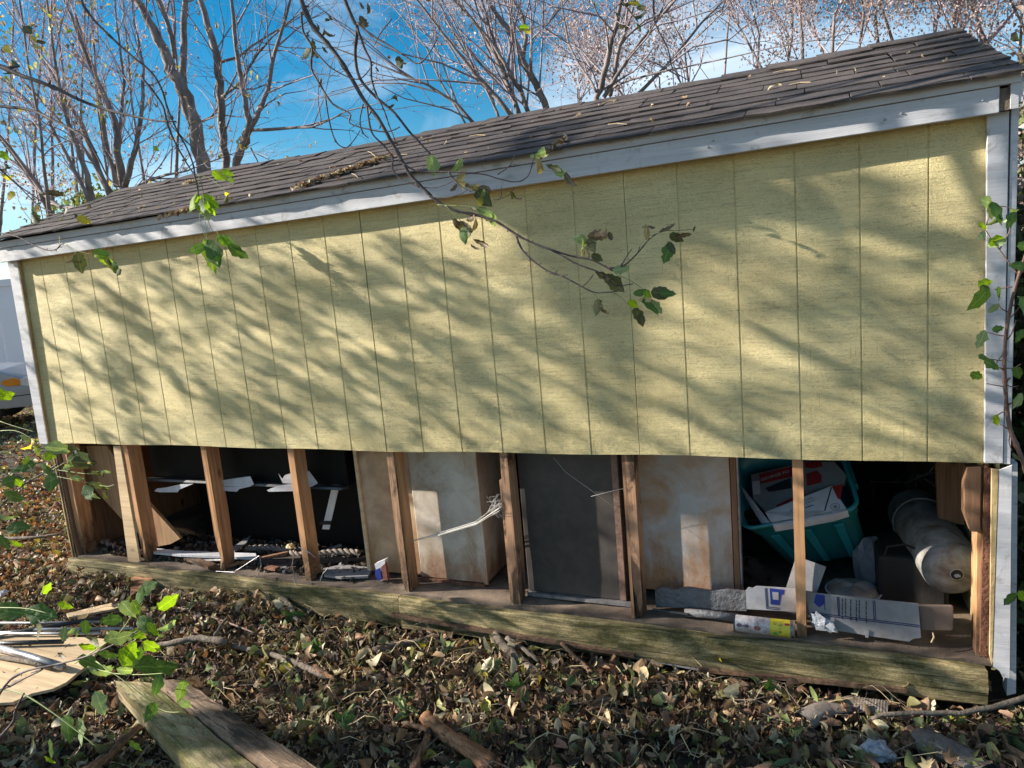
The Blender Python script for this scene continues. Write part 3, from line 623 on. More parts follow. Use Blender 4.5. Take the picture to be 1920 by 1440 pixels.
def shingle_mesh(w, h, t, seed):
    r = random.Random(seed); mb = MB(); n = 4
    for j, s in enumerate((0, .35, 1)):
        for i in range(n+1):
            x = w*(i/n-.5); cz = r.uniform(-.0015, .004) if j == 0 else 0; ey = r.uniform(-.004, .003) if j == 0 else 0
            mb.v.append((x+(r.uniform(-.002, .002) if i in (0, n) else 0), s*h+ey, (1-s)*t*.6+t+cz))
    b = len(mb.v)
    for i in range(n+1): q = mb.v[i]; mb.v.append((q[0], q[1]+.001, q[2]-t))
    for j in range(2):
        for i in range(n): a = j*(n+1)+i; mb.f.append((a, a+1, a+n+2, a+n+1)); mb.mi.append(0)
    for i in range(n): mb.f.append((b+i, b+i+1, i+1, i)); mb.mi.append(0)
    for (i, sgn) in ((0, 1), (n, -1)):
        f = [b+i, i, (n+1)+i, 2*(n+1)+i]; mb.f.append(tuple(f if sgn > 0 else f[::-1])); mb.mi.append(0)
    me = bpy.data.meshes.new('shingle'); me.from_pydata(mb.v, [], mb.f); me.materials.append(M['shingle']); me.update(); return me
for k in range(10): shm.append(shingle_mesh(.325, EXPO*1.18, .0075, k))
Rb = Matrix(((1, sl[0], nrm[0]), (0, sl[1], nrm[1]), (0, sl[2], nrm[2])))
for c in range(NC):
    x = RX0-rr.uniform(0, .3)
    while x < RX1:
        w = .328; xa = max(x, RX0-rr.uniform(0, .006)); xb = min(x+w-.004, RX1+rr.uniform(0, .01))
        if xb-xa > .03:
            s = c*EXPO; cx_ = (xa+xb)/2; p = np.array([cx_, RY0, RZ0])+sl*(s-.008+rr.uniform(-.004, .004))
            o = bpy.data.objects.new('shingle', shm[rr.randrange(10)]); C.objects.link(o); o.parent = roof
            mtx = Rb.to_4x4(); mtx.translation = Vector(p-WLOC[roof.name]+np.array([0, 0, sag(cx_, c/NC)+.004]))
            mtx = mtx@Matrix.Rotation(rr.uniform(-.006, .006), 4, 'Z')@Matrix.Rotation(rr.uniform(-.018, .004), 4, 'X')@Matrix.Diagonal(((xb-xa)/.325, 1, 1, 1)); o.matrix_local = mtx
        x += w
# ridge caps and rear slope sheet
def cap_mesh(seed):
    r = random.Random(seed); mb = MB(); h = .135
    for x in (-.17, 0, .17):
        k = .009 if x < 0 else .002
        for a in (-1, -.5, 0, .5, 1):
            mb.v.append((x, a*h*.93, -abs(a)**1.2*h*.36+k+r.uniform(-.001, .002)))
    b = len(mb.v)
    for i in range(15): q = mb.v[i]; mb.v.append((q[0], q[1], q[2]-.005))
    for j in range(2):
        for i in range(4): a = j*5+i; mb.f.append((a, a+5, a+6, a+1)); mb.mi.append(0); mb.f.append((b+a, b+a+1, b+a+6, b+a+5)); mb.mi.append(0)
    for j in range(2):
        for i in (0, 4): a = j*5+i; mb.f.append((a, a+5, b+a+5, b+a) if i == 0 else (a+5, a, b+a, b+a+5)); mb.mi.append(0)
    for i in range(4): mb.f.append((i+1, i, b+i, b+i+1)); mb.f.append((10+i, 11+i, b+11+i, b+10+i)); mb.mi += [0, 0]
    me = bpy.data.meshes.new('ridge_cap'); me.from_pydata(mb.v, [], mb.f); me.materials.append(M['shingle']); me.update(); return me
caps = [cap_mesh(i) for i in range(5)]; x = RX0+.12
while x < RX1-.02:
    o = bpy.data.objects.new('ridge_cap', caps[rr.randrange(5)]); C.objects.link(o); o.parent = roof
    o.location = Vector(np.array([min(x, RX1-.16), RYR, RZR+.012+sag(x, 1)+.002])-WLOC[roof.name]); o.rotation_euler = (rr.uniform(-.05, .05), -.012, rr.uniform(-.02, .02)); x += .205
mb = MB(); mb.prism([(RX0, RYR, RZR+.005), (RX1, RYR, RZR+.005), (RX1, 2*RYR-RY0, RZ0+.005), (RX0, 2*RYR-RY0, RZ0+.005)], (0, 0, -.008)); mb.build('rear_slope_shingles', M['shingle'], roof)
mb = MB(); mb.prism([(RX1-.012, RY0+.03, RZ0-.09), (RX1-.012, RYR, RZR-.09), (RX1-.012, RYR, RZR-.014), (RX1-.012, RY0+.03, RZ0-.014)], (-.02, 0, 0)); mb.build('rake_board', M['paint'], shed)
# debris drifts on the roof
def roofpt(u, v):
    d = ray(u, v); n_ = nrm; t = (n_@(np.array([0, RY0, RZ0+.014])-EYE))/(n_@d); return EYE+d*t
pos = []
for (u0, v0, u1, v1, n, sp) in ((555, 352, 735, 292, 420, .02), (300, 408, 350, 395, 80, .02), (345, 345, 365, 341, 40, .015), (1010, 300, 1060, 260, 50, .03)):
    a = roofpt(u0, v0); b = roofpt(u1, v1)
    for i in range(n):
        s = R.random(); p = a+(b-a)*s+sl*R.gauss(0, sp)+nrm*abs(R.gauss(0, .005)); pos.append(p)
for i in range(80): pos.append(np.array([R.uniform(RX0, RX1), RY0, RZ0+.014])+sl*R.uniform(.03, 1))
pos = np.array(pos); n = len(pos)
scatter('roof_debris', TM, pos, rand_rot(n, .5), RN.uniform(.012, .034, n), PAL[RN.choice([1, 2, 4, 7, 11], n)]*RN.uniform(.7, 1.2, (n, 1)), M['litter'], label='small dry leaves and seeds drifted on the shed roof shingles', cat='debris')
mb = MB()
for (u, v, du, dv) in ((1140, 235, 36, 0), (880, 257, 30, -2), (740, 295, 24, -4), (1130, 195, 26, -6), (1480, 161, 40, -5), (1450, 138, 44, -6), (690, 285, 14, 10), (660, 327, 12, 8)):
    mb.tube([roofpt(u, v)+nrm*.004, roofpt(u+du/2, v+dv/2-1)+nrm*.006, roofpt(u+du, v+dv)+nrm*.004], .0013, 4)
props(mb.build('roof_straws', M['lf_tan']), 'pale straws and sticks lying on the dark roof shingles', 'straws', kind='stuff')
# ================================================================== THINGS IN AND BEFORE THE SHED
def sheet(name, label, cat, px, y, th, mat, lean=0, parent=None, group=None, bev=0, side=None):
    """flat piece with the outline seen at pixels px, standing in the plane y, thickness th; lean = change of y per metre up"""
    P = []
    for u, v in px:
        d = ray(u, v); z0 = -.735; t = (y-lean*z0+lean*EYE[2]-EYE[1])/(d[1]-lean*d[2]); P.append(EYE+d*t)
    mb = MB(); mb.prism(P, (0, th, 0), 0, m_side=1 if side else None)
    o = mb.build(name, [mat, side] if side else mat, parent, bevel=bev)
    if label: props(o, label, cat, group)
    return o
def bars(name, quads, y, mat, parent, th=.0012, lean=0):
    for q in quads: sheet(name, None, None, q, y, th, mat, lean, parent)

# left bay
t = thing('brace_board', at(240, 1030, y=.2), 'wide brown plank slanting down across the left bay behind the first stud', 'plank')
sheet('board', None, None, [(128, 836), (200, 836), (276, 942), (338, 1010), (320, 1020), (288, 1026), (226, 971), (136, 872)], .16, .02, M['board'], parent=t)
sheet('plank', 'pale brown board lying low on the floor behind the second stud', 'plank', [(322, 988), (345, 992), (386, 1012), (392, 1022), (372, 1020), (334, 1012)], .42, .02, M['board'])
# spiral auger
ax0 = at(194, 1012, y=.16); ax1 = at(246, 1040, y=.13); mb = MB(); d = ax1-ax0; Ln = np.linalg.norm(d); d /= Ln
e1 = np.cross(d, [0, 0, 1]); e1 /= np.linalg.norm(e1); e2 = np.cross(d, e1); pts = []; rad = []
for i in range(70): s = i/69; a = s*2*math.pi*4.2; pts.append(ax0+d*Ln*s+(e1*math.cos(a)+e2*math.sin(a))*.016); rad.append(.0105)
mb.tube(pts, rad, 7); mb.tube([ax0, ax1], .012, 8)
props(mb.build('spiral_auger', M['rust'], smooth=True), 'rusty twisted spiral rod end poking out beside the leaning strip', 'auger')
# slim pale straps
for lab, px, y, clip in (('pale metal strap hanging in the far left corner bay of the shed', [(207, 920), (214, 924), (190, 983), (182, 983)], .30, (184, 968, 196, 974)),
                   ('pale metal strap slanting down beside the tall cream cabinet', [(634, 862), (646, 868), (617, 993), (604, 992)], .25, (599, 978, 619, 984))):
    t = thing('metal_strap', at(px[2][0], px[2][1], y=y), lab, 'strap')
    sheet('strap', None, None, px, y, .003, M['strap'], parent=t)
    u0, v0, u1, v1 = clip; sheet('clip', None, None, [(u0, v0), (u1, v0), (u1, v1), (u0, v1)], y-.012, .012, M['dark'], parent=t)
# black panel with dusty ledge
t = thing('black_cabinet', (1.30, .2, -.26), 'glossy black cabinet with a dusty narrow ledge behind the left studs', 'cabinet')
mb = MB(); mb.box(.62, 2.06, .165, .5, -.245, .9); mb.build('cabinet_face', M['black'], t, bevel=.004)
mb = MB(); mb.prism([(.62, .105, -.252), (.62, .165, -.262), (.62, .165, -.244), (.62, .112, -.238)], (1.44, 0, 0)); mb.build('ledge', M['ledge'], t, bevel=.003)
mb = MB(); mb.box(.64, 2.04, .46, .49, -.73, -.262); mb.build('lower_back', M['black'], t)
for lab, ps in (('white sheet shaped as a sun patch on the black ledge behind the second stud', ([(289, 921), (294, 916), (312, 914), (338, 908), (363, 907), (350, 912), (336, 918), (333, 923), (300, 923)],)),
                ('pale sheet pair shaped as a sun patch on the black ledge right of the second stud', ([(413, 901), (440, 897), (469, 893), (476, 908), (470, 912), (413, 912)], [(413, 913), (470, 912), (448, 917), (444, 922), (413, 920)])),
                ('white sheet pair shaped as a sun patch on the black ledge behind the third stud', ([(522, 888), (529, 898), (534, 891), (549, 886), (579, 883), (596, 906), (590, 909), (530, 906)], [(500, 919), (520, 911), (540, 908), (592, 908), (586, 912), (548, 921), (504, 922)]))):
    ts = thing('paper_or_sun_patch', tuple(at(*ps[0][0], y=.10)), lab, 'paper')
    for k, q in enumerate(ps): sheet('sun_patch_sheet', None, None, q, .100-.004*k, .0015, M['paper'], parent=ts)  # pale flat sheets added to draw the sun patches on the ledge
for lab, a_, b_, w_, mt in (('short rotted board end lying by the second stud on the floor', (352, 1046), (398, 1062), .05, 'stud_old'), ('narrow dark lath lying crosswise on the floor between the second and third studs', (430, 1060), (540, 1036), .02, 'drywood'),
                 ('grey broken lath sticking up at the back of the third bay', (590, 1040), (640, 1022), .018, 'greycard'), ('small brown block on the floor near the third stud', (500, 1064), (520, 1066), .035, 'redrot')):
    p_ = at(*a_, z=-.715); q_ = at(*b_, z=-.705); mb = MB(); mb.beam(p_, q_, w_, .014, segs=4, wob=.2); props(mb.build('wood_scrap', M[mt]), lab, 'wood scrap', 'wood scraps on the floor of the left bays')
# rope of braided brown hose on the floor
mb = MB()
for k in range(3):
    pts = []
    for i in range(90):
        s = i/89; p = at(462+s*212, 1036-3*math.sin(s*9)+s*4-(5 if s < .4 else 0), z=-.715); a = s*42+k*2.094; pts.append(p+np.array([0, .010*math.cos(a), .010*math.sin(a)+.006]))
    mb.tube(pts, .0105, 6)
props(mb.build('braided_rope', simple('grey_brown_rope', (.16, .125, .10), (.30, .25, .21), (60, 60, 60), .9, .8, 160), smooth=True), 'thick grey brown braided rope stretched across the floor by the cream cabinet', 'rope')
# floor clutter in the left bays
def flat(name, label, cat, px, z, th, mat, group=None, tilt=0):
    P = [at(*p, z=z)+np.array([0, 0, tilt*(i % 2)]) for i, p in enumerate(px)]; mb = MB(); mb.prism(P, (0, 0, th)); return props(mb.build(name, mat), label, cat, group)
flat('white_plank', 'bright white flat slat lying across the floor behind the studs on the left', 'slat', [(288, 1031), (342, 1036), (480, 1041), (482, 1050), (340, 1044), (288, 1039)], -.70, .012, M['paper'])
flat('board_scrap', 'torn pale grey board scrap leaning up behind the second stud from the left', 'board', [(430, 1032), (470, 1006), (462, 1020), (440, 1036)], -.69, .008, M['greycard'])
flat('board_scrap', 'dark grey flat board on the floor left of the cream cabinet', 'board', [(606, 1070), (640, 1062), (700, 1068), (690, 1084), (640, 1086), (608, 1082)], -.722, .012, M['greycard'])
flat('metal_sheet', 'thin dark sheet lying under the rope near the third stud', 'sheet', [(480, 1052), (560, 1044), (700, 1049), (640, 1054), (500, 1062)], -.715, .006, M['charcoal'])
props((lambda mb: (mb.tube([at(360, 1052, z=-.715), at(470, 1050, z=-.715), at(560, 1053, z=-.715)], .012, 8), mb.build('black_pipe', M['rodblack'], smooth=True))[1])(MB()), 'black plastic pipe lying on the shed floor between the left studs', 'pipe')
n_ = 2600; pf = np.column_stack([RN.uniform(.15, 2.1, n_), RN.uniform(.06, .44, n_), -.73+np.abs(RN.normal(0, .008, n_))])
scatter('floor_crumbs', TM[:16], pf, rand_rot(n_, .9), RN.uniform(.012, .045, n_), np.array([(.03, .022, .018), (.07, .05, .035), (.14, .10, .07), (.02, .018, .016), (.3, .27, .24)])[RN.integers(0, 5, n_)]*.8, M['litter'], label='dark crumbs and shreds covering the floor of the left bays', cat='debris')
def crumple(name, label, cat, c, r, mat, sq=(1, 1, .6), seed=1, parent=None):
    """irregular crumpled lump"""
    rr = random.Random(seed); mb = MB(); nu, nv = 14, 8
    for j in range(nv+1):
        for i in range(nu):
            th = math.pi*j/nv; ph = 2*math.pi*i/nu; k = r*(.72+.42*rr.random()); mb.v.append((c[0]+k*sq[0]*math.sin(th)*math.cos(ph), c[1]+k*sq[1]*math.sin(th)*math.sin(ph), c[2]+k*sq[2]*math.cos(th)))
    for j in range(nv):
        for i in range(nu): a = j*nu+i; b = j*nu+(i+1) % nu; mb.f.append((a, a+nu, b+nu, b)); mb.mi.append(0)
    o = mb.build(name, mat, parent)
    return props(o, label, cat) if label else o
crumple('crumpled_paper', 'small crumpled tan paper ball on the rope', 'paper', at(545, 1024, y=.27), .026, M['lf_tan'], seed=4)
crumple('rag', 'crumpled grey rag on the floor under the left studs', 'rag', at(532, 1068, y=.12), .045, M['greycard'], (1.4, 1, .5), seed=9)
# small paint bucket scrap: white and blue tub with red inside
t = thing('plastic_tub', at(712, 1085, y=.10), 'small crushed white and blue plastic tub by the foot of the fourth stud', 'tub')
sheet('tub_wall', None, None, [(702, 1058), (722, 1049), (722, 1066), (712, 1072), (705, 1068)], .09, .03, M['paper'], parent=t)
sheet('blue_band', None, None, [(703, 1069), (712, 1065), (716, 1085), (710, 1090), (704, 1082)], .088, .03, M['blue'], parent=t)
sheet('red_flap', None, None, [(714, 1064), (722, 1056), (727, 1088), (719, 1088)], .08, .02, M['mite'], parent=t)
# wire bits
mb = MB()
for w in ([(443, 1070), (480, 1046), (486, 1042)], [(405, 1071), (440, 1073), (445, 1067)], [(487, 1042), (490, 1060), (483, 1082)], [(552, 1030), (548, 1060), (552, 1085), (560, 1102)], [(600, 1090), (606, 1075), (616, 1064)], [(560, 1026), (580, 1036), (592, 1046)]):
    mb.tube([at(*p, y=-.02) for p in w], .0022, 5)
props(mb.build('wire_scraps', M['rod']), 'thin pale wire loops tangled on the sill between the left studs', 'wire', kind='stuff')

# cream cabinet (two sheets, side, rusty foot)
t = thing('cream_cabinet', (2.5, .3, -.73), 'tall dirty cream cabinet with rust along its foot behind the fourth stud', 'cabinet')
mb = MB(); mb.box(2.448, 2.826, .158, .60, -.715, .8); mb.build('cabinet_body', M['cream'], t, bevel=.006)
mb = MB(); mb.box(2.13, 2.444, .172, .60, -.715, .8); mb.build('cabinet_body', M['tan'], t, bevel=.004)
mb = MB(); mb.box(2.118, 2.136, .160, .58, -.715, .8); mb.build('edge_strip', M['ply'], t)
mb = MB(); mb.box(2.444, 2.810, .150, .172, -.735, -.717); mb.build('foot_rail', M['redrot'], t)
mb = MB(); mb.box(2.806, 2.829, .155, .165, -.72, .8); mb.build('corner_trim', M['cream'], t, bevel=.002)
# charcoal appliance
t = thing('charcoal_cabinet', (3.3, .3, -.73), 'flat charcoal metal cabinet filling the bay between the fifth and sixth studs', 'cabinet')
mb = MB(); mb.box(3.055, 3.530, .125, .55, -.712, .8); mb.build('cabinet_body', M['charcoal'], t, bevel=.006)
mb = MB(); mb.box(3.055, 3.560, .108, .135, -.730, -.714); mb.build('foot_rail', M['rod'], t)
mb = MB(); mb.box(3.500, 3.527, .1225, .124, -.71, .5); mb.build('rusty_edge', M['rust'], t)
# rusting steel panel
t = thing('steel_panel', (3.83, .2, -.64), 'white steel appliance side panel streaked with orange rust beside the teal bin', 'panel')
mb = MB(); mb.box(3.60, 3.985, .195, .215, -.68, .8); mb.build('panel_sheet', M['steel'], t, bevel=.004)
mb = MB(); mb.box(3.988, 4.012, .198, .24, -.66, .8); mb.build('panel_frame', M['drywood'], t, bevel=.002)
mb = MB(); mb.box(4.0135, 4.021, .195, .24, -.66, .8); mb.build('panel_edge', M['rod'], t)
# streak of rust on the sheet
# foil strip and tube at its foot
o = sheet('foil_strip', 'torn grey foil faced insulation strip lying along the foot of the rusty panel', 'insulation', [(1228, 1108), (1240, 1102), (1262, 1107), (1290, 1103), (1330, 1109), (1362, 1107), (1398, 1111), (1400, 1146), (1350, 1144), (1300, 1140), (1230, 1139)], .10, .02, M['foil'])
mb = MB(); mb.tube([at(1284, 1148, y=.07), at(1330, 1152, y=.07), at(1384, 1158, y=.06)], .017, 10)
props(mb.build('grey_tube', M['foil'], smooth=True), 'short grey pipe lying under the foil strip left of the yellow can', 'pipe')
mb = MB(); mb.tube([at(1224, 1143, y=.06), at(1290, 1152, y=.05)], .006, 6); props(mb.build('thin_rod', M['rodblack']), 'thin dark rod on the floor under the foil strip', 'rod')

# teal storage bin, tipped forward
BO = np.array([4.245, .30, -.342]); ex = np.array([.468, .02, .117]); exl = np.linalg.norm(ex); ex /= exl
eh = np.array([-.06, -.50, .84]); eh -= ex*(eh@ex); eh /= np.linalg.norm(eh); ed = np.cross(eh, ex)      # up out of the bin, depth away
t = thing('storage_bin', tuple(BO-eh*.33+ed*.16), 'teal plastic storage bin tipped forward and stuffed with boxes and papers', 'bin')
def rr_loop(w, d, r, n=4):
    P = []
    for cx_, cy_, a0 in ((w/2-r, d/2-r, 0), (-w/2+r, d/2-r, 90), (-w/2+r, -d/2+r, 180), (w/2-r, -d/2+r, 270)):
        for i in range(n+1): a = math.radians(a0+90*i/n); P.append((cx_+r*math.cos(a), cy_+r*math.sin(a)))
    return P
def bin_pt(x, y, h): return BO+ed*.21+ex*(x-h*.13)+ed*y+eh*h
lv = [(0, .49, .44, .06), (-.012, .492, .442, .06), (-.03, .475, .425, .055), (-.034, .455, .405, .05), (-.09, .445, .395, .05), (-.1, .425, .38, .05), (-.40, .355, .30, .04), (-.415, .335, .28, .04)]
mb = MB(); rows = []
for h, w, d_, r_ in lv: rows.append(len(mb.v)); mb.v += [tuple(bin_pt(x, y, h)) for x, y in rr_loop(w, d_, r_)]
inn = [(0, .47, .42, .055), (-.09, .43, .38, .05), (-.40, .34, .28, .035)]
for h, w, d_, r_ in inn: rows.append(len(mb.v)); mb.v += [tuple(bin_pt(x, y, h)) for x, y in rr_loop(w, d_, r_)]
nl = 20
def ringf(a, b):
    for i in range(nl): j = (i+1) % nl; mb.f.append((a+i, a+j, b+j, b+i)); mb.mi.append(0)
for i in range(len(lv)-1): ringf(rows[i], rows[i+1])
ringf(rows[len(lv)], rows[0]); ringf(rows[len(lv)+1], rows[len(lv)]); ringf(rows[len(lv)+2], rows[len(lv)+1])
mb.f.append(tuple(rows[len(lv)-1]+i for i in range(nl))); mb.f.append(tuple(rows[-1]+i for i in range(nl-1, -1, -1))); mb.mi += [0, 0]
mb.build('bin_shell', M['teal'], t, smooth=True)
for xx in (-.13, .0, .13):
    mb = MB(); mb.prism([bin_pt(xx-.02, -.190, -.105), bin_pt(xx+.02, -.190, -.105), bin_pt(xx*.85+.013, -.154, -.39), bin_pt(xx*.85-.013, -.154, -.39)], -ed*.012); mb.build('rib', M['teal'], t, bevel=.004)
for s in (-1, 1):
    mb = MB(); mb.prism([bin_pt(s*.236, -.07, -.03), bin_pt(s*.236, .07, -.03), bin_pt(s*.232, .065, -.07), bin_pt(s*.232, -.065, -.07)], ex*s*.02); mb.build('grip', M['teal'], t, bevel=.004)
def in_bin(px, h, off=(0, 0, 0)):
    """point of the bin's opening plane (shifted h) at a pixel"""
    d = ray(*px); q = bin_pt(0, 0, h); tt = (eh@(q-EYE))/(eh@d); return EYE+d*tt+np.array(off)
def bsheet(name, label, cat, px, h, th, mat, parent=None, dh=None):
    P = [in_bin(p, h if dh is None else h+dh[i]) for i, p in enumerate(px)]; mb = MB(); mb.prism(P, -eh*th); o = mb.build(name, mat, parent)
    return props(o, label, cat) if label else o
# white shipping box
t2 = thing('shipping_box', in_bin((1500, 960), -.05), 'white shipping box with round seal lying on top inside the teal bin', 'box')
bx = [(1435, 960), (1559, 911), (1589, 957), (1560, 966), (1510, 976), (1450, 986)]
bsheet('box_front', None, None, bx, .0, .04, M['paper'], t2)
bsheet('fold_line', None, None, [(1558, 913), (1560, 914), (1547, 958), (1545, 957)], .0012, .001, M['ink'], t2)
bsheet('fold_line', None, None, [(1437, 960), (1547, 957), (1546, 958), (1510, 974), (1437, 961.5)], .0008, .0005, M['white'], t2)
bsheet('red_corner', None, None, [(1560, 912), (1580, 908), (1575, 935), (1571, 935)], .002, .006, M['red'], t2)
def ring(c, r0, r1, mat, parent, name, nrm_, u_, v_, n=20):
    mb = MB()
    for i in range(n):
        a, b = 2*math.pi*i/n, 2*math.pi*(i+1)/n; q = lambda an, r: c+u_*r*math.cos(an)+v_*r*math.sin(an); mb.quad(q(a, r0), q(a, r1), q(b, r1), q(b, r0))
    mb.build(name, mat, parent)
cc = in_bin((1566, 950), .0025); ring(cc, .0165, .0185, M['navy'], t2, 'round_seal', eh, ex, ed); ring(cc, .0, .009, M['greycard'], t2, 'round_seal', eh, ex, ed)
def text(body, size, origin, ux, uy, mat, parent, name='lettering', bold=0.0):
    cu = bpy.data.curves.new('txt', 'FONT'); cu.body = body; cu.size = size; cu.offset = bold; cu.resolution_u = 2
    tmp = bpy.data.objects.new('txt', cu); C.objects.link(tmp); dg = bpy.context.evaluated_depsgraph_get(); me = bpy.data.meshes.new_from_object(tmp.evaluated_get(dg))
    bpy.data.objects.remove(tmp); me.name = name; me.materials.clear(); me.materials.append(mat)
    ux = Vector(ux).normalized(); uz = ux.cross(Vector(uy)).normalized(); uy = uz.cross(ux)
    o = bpy.data.objects.new(name, me); C.objects.link(o); o.parent = parent
    mm = Matrix(((ux[0], uy[0], uz[0], 0), (ux[1], uy[1], uz[1], 0), (ux[2], uy[2], uz[2], 0), (0, 0, 0, 1))); mm.translation = Vector(np.array(origin)-WLOC[parent.name]); o.matrix_local = mm
    return o
a_ = in_bin((1507, 941), .003); b_ = in_bin((1530, 932), .003); text('CE ON', .013, a_, b_-a_, ed, M['navy'], t2)
a_ = in_bin((1505, 947), .003); b_ = in_bin((1530, 938), .003); text('DOMESTIC', .0115, a_, b_-a_, ed, M['navy'], t2)
for (u0, v0, u1, v1) in ((1510, 951, 1526, 946), (1482, 957, 1487, 955)):
    bsheet('print_line', None, None, [(u0, v0), (u1, v1), (u1, v1+1.2), (u0, v0+1.2)], .002, .0008, M['navy'], t2)
# red and white carton behind
t3 = thing('red_white_carton', in_bin((1450, 930), -.08), 'crushed red and white carton with GEORGE lettering at the back left of the teal bin', 'carton')
bsheet('carton_face', None, None, [(1408, 890), (1486, 872), (1494, 940), (1440, 962), (1412, 935)], -.035, .03, M['greycard'], t3)
bsheet('red_band', None, None, [(1423, 889), (1486, 874), (1486, 893), (1426, 907)], -.033, .002, M['red'], t3)
a_ = in_bin((1427, 902), -.031); b_ = in_bin((1480, 886), -.031); text('GEORGE FO', .024, a_, b_-a_, ed, M['lettering'], t3, bold=.0004)
bsheet('window_print', None, None, [(1410, 903), (1424, 901), (1426, 925), (1412, 928)], -.033, .002, M['paper'], t3)
bsheet('dark_print', None, None, [(1435, 915), (1482, 896), (1484, 915), (1442, 922)], -.033, .002, M['ink'], t3)
bsheet('red_stripe', None, None, [(1455, 948), (1490, 930), (1490, 936), (1458, 952)], -.031, .002, M['red'], t3)
t4 = thing('food_wrapper', in_bin((1545, 890), -.08), 'red and pale crumpled wrapper at the back of the teal bin right of the stud', 'wrapper')
bsheet('wrapper', None, None, [(1505, 866), (1565, 866), (1588, 892), (1583, 905), (1556, 908), (1508, 925)], -.05, .02, M['greycard'], t4)
bsheet('red_print', None, None, [(1508, 866), (1540, 866), (1542, 874), (1524, 878), (1510, 876)], -.048, .002, M['red'], t4)
bsheet('red_print', None, None, [(1512, 888), (1532, 882), (1541, 892), (1540, 904), (1513, 911)], -.048, .002, M['red'], t4)
mb = MB(); rr = random.Random(8)
for k in range(5):
    px = [(1389+k*2, 912+k*5), (1396+k*3, 918+k*4), (1440-k*3, 975+k*2), (1452-k*2, 988-k), (1438-k*2, 985)]
    mb.prism([in_bin(p, -.02-k*.004) for p in px], -eh*.002)
props(mb.build('newspapers', M['paper']), 'torn folded newspapers jammed down the left side of the teal bin', 'newspapers')
crumple('dark_bag', 'black bag crumpled in the left front of the teal bin', 'bag', in_bin((1415, 970), -.07), .055, M['black'], seed=3)
crumple('crumpled_bag', 'grey crumpled bag on the floor under the teal bin', 'bag', at(1400, 1075, y=.45), .10, M['dark'], (1.1, .8, .8), seed=6)
crumple('crumpled_bag', 'dusty pale sheeting bunched under the right foot of the teal bin', 'bag', at(1630, 1060, y=.50), .10, simple('dusty_sheeting', (.10, .10, .12), (.18, .18, .2), (9, 9, 9), .7), (.7, .8, 1.3), seed=12)
# round dirty lid on the floor
cl = at(1600, 1125, y=.36); mb = MB(); nr = 22
t = thing('bucket', tuple(cl+np.array([0, 0, -.10])), 'upturned round dirty white bucket behind the blue and white cardboard', 'bucket')
prof = [(.0, .075), (.05, .078), (.085, .07), (.098, .055), (.102, .03), (.104, -.10)]
for r_, h_ in prof:
    for i in range(nr): a = 2*math.pi*i/nr; mb.v.append(tuple(cl+np.array([r_*math.cos(a), r_*math.sin(a), h_*.9+.006*math.sin(3*a)])))
for j in range(len(prof)-1):
    for i in range(nr): a = j*nr+i; b = j*nr+(i+1) % nr; mb.f.append((a, a+nr, b+nr, b)); mb.mi.append(0)
mb.build('bucket_shell', M['tank'], t, smooth=True)
mb = MB(); mb.tube([cl+np.array([.106*math.cos(a), .106*math.sin(a), .045]) for a in np.linspace(0, 2*math.pi, 25)], .005, 6); mb.build('rim', M['white'], t, smooth=True)
# dark case
t = thing('dark_case', (4.66, .5, -.73), 'dark dusty plastic case standing under the metal tank', 'case')
p0 = at(1650, 1000, y=.36); mb = MB(); mb.box(4.545, 4.80, .33, .62, -.73, -.50); mb.build('case_body', M['dark'], t, bevel=.02)
mb = MB(); mb.tube([(4.57, .34, -.50), (4.58, .335, -.46), (4.64, .335, -.445), (4.70, .335, -.47)], .005, 6); mb.build('handle', M['dark'], t)
# tank
f0 = at(1789, 1070, y=.235); b0_ = at(1716, 950, y=.80); b0_[0] -= .02; ad_ = b0_-f0; Ln = np.linalg.norm(ad_); ad_ /= Ln
t = thing('metal_tank', tuple((f0+b0_)/2-np.array([0, 0, .12])), 'dirty grey cylindrical metal tank slanting back with its capped end forward', 'tank')
e1 = np.cross(ad_, [0, 0, 1]); e1 /= np.linalg.norm(e1); e2 = np.cross(ad_, e1); mb = MB(); n = 32; TRAD = .108
prof = [(-.028, .02), (-.027, .045), (-.022, .07), (-.010, .092), (.008, .104), (.022, .108), (.030, .1065), (.034, .109), (.20, .109), (.21, .1105), (.22, .109), (Ln*.9, .109), (Ln*.95, .1), (Ln, .06)]
for h_, r_ in prof:
    for i in range(n): a = 2*math.pi*i/n; mb.v.append(tuple(f0+ad_*h_+(e1*math.cos(a)+e2*math.sin(a))*r_))
for j in range(len(prof)-1):
    for i in range(n): a = j*n+i; b = j*n+(i+1) % n; mb.f.append((a, b, b+n, a+n)); mb.mi.append(0)
mb.build('tank_body', M['tank'], t, smooth=True)
mb = MB(); mb.tube([f0-ad_*.030, f0-ad_*.012], [.021, .021], 16); mb.build('tank_socket', M['dark'], t)
mb = MB(); mb.tube([f0-ad_*.026+(e1*math.cos(a)+e2*math.sin(a))*.021 for a in np.linspace(0, 6.283, 18)], .0035, 6); mb.build('socket_ring', M['white'], t, smooth=True)
crumple('valve_stub', None, None, f0-ad_*.03+np.array([.0, 0, -.003]), .012, M['white'], seed=2, parent=t)
mb = MB(); q = f0+ad_*.42; mb.tube([q+(e1*math.cos(a)+e2*math.sin(a))*.111 for a in np.linspace(0, 6.283, 30)], .004, 5); mb.build('tank_band', M['tank'], t, smooth=True)
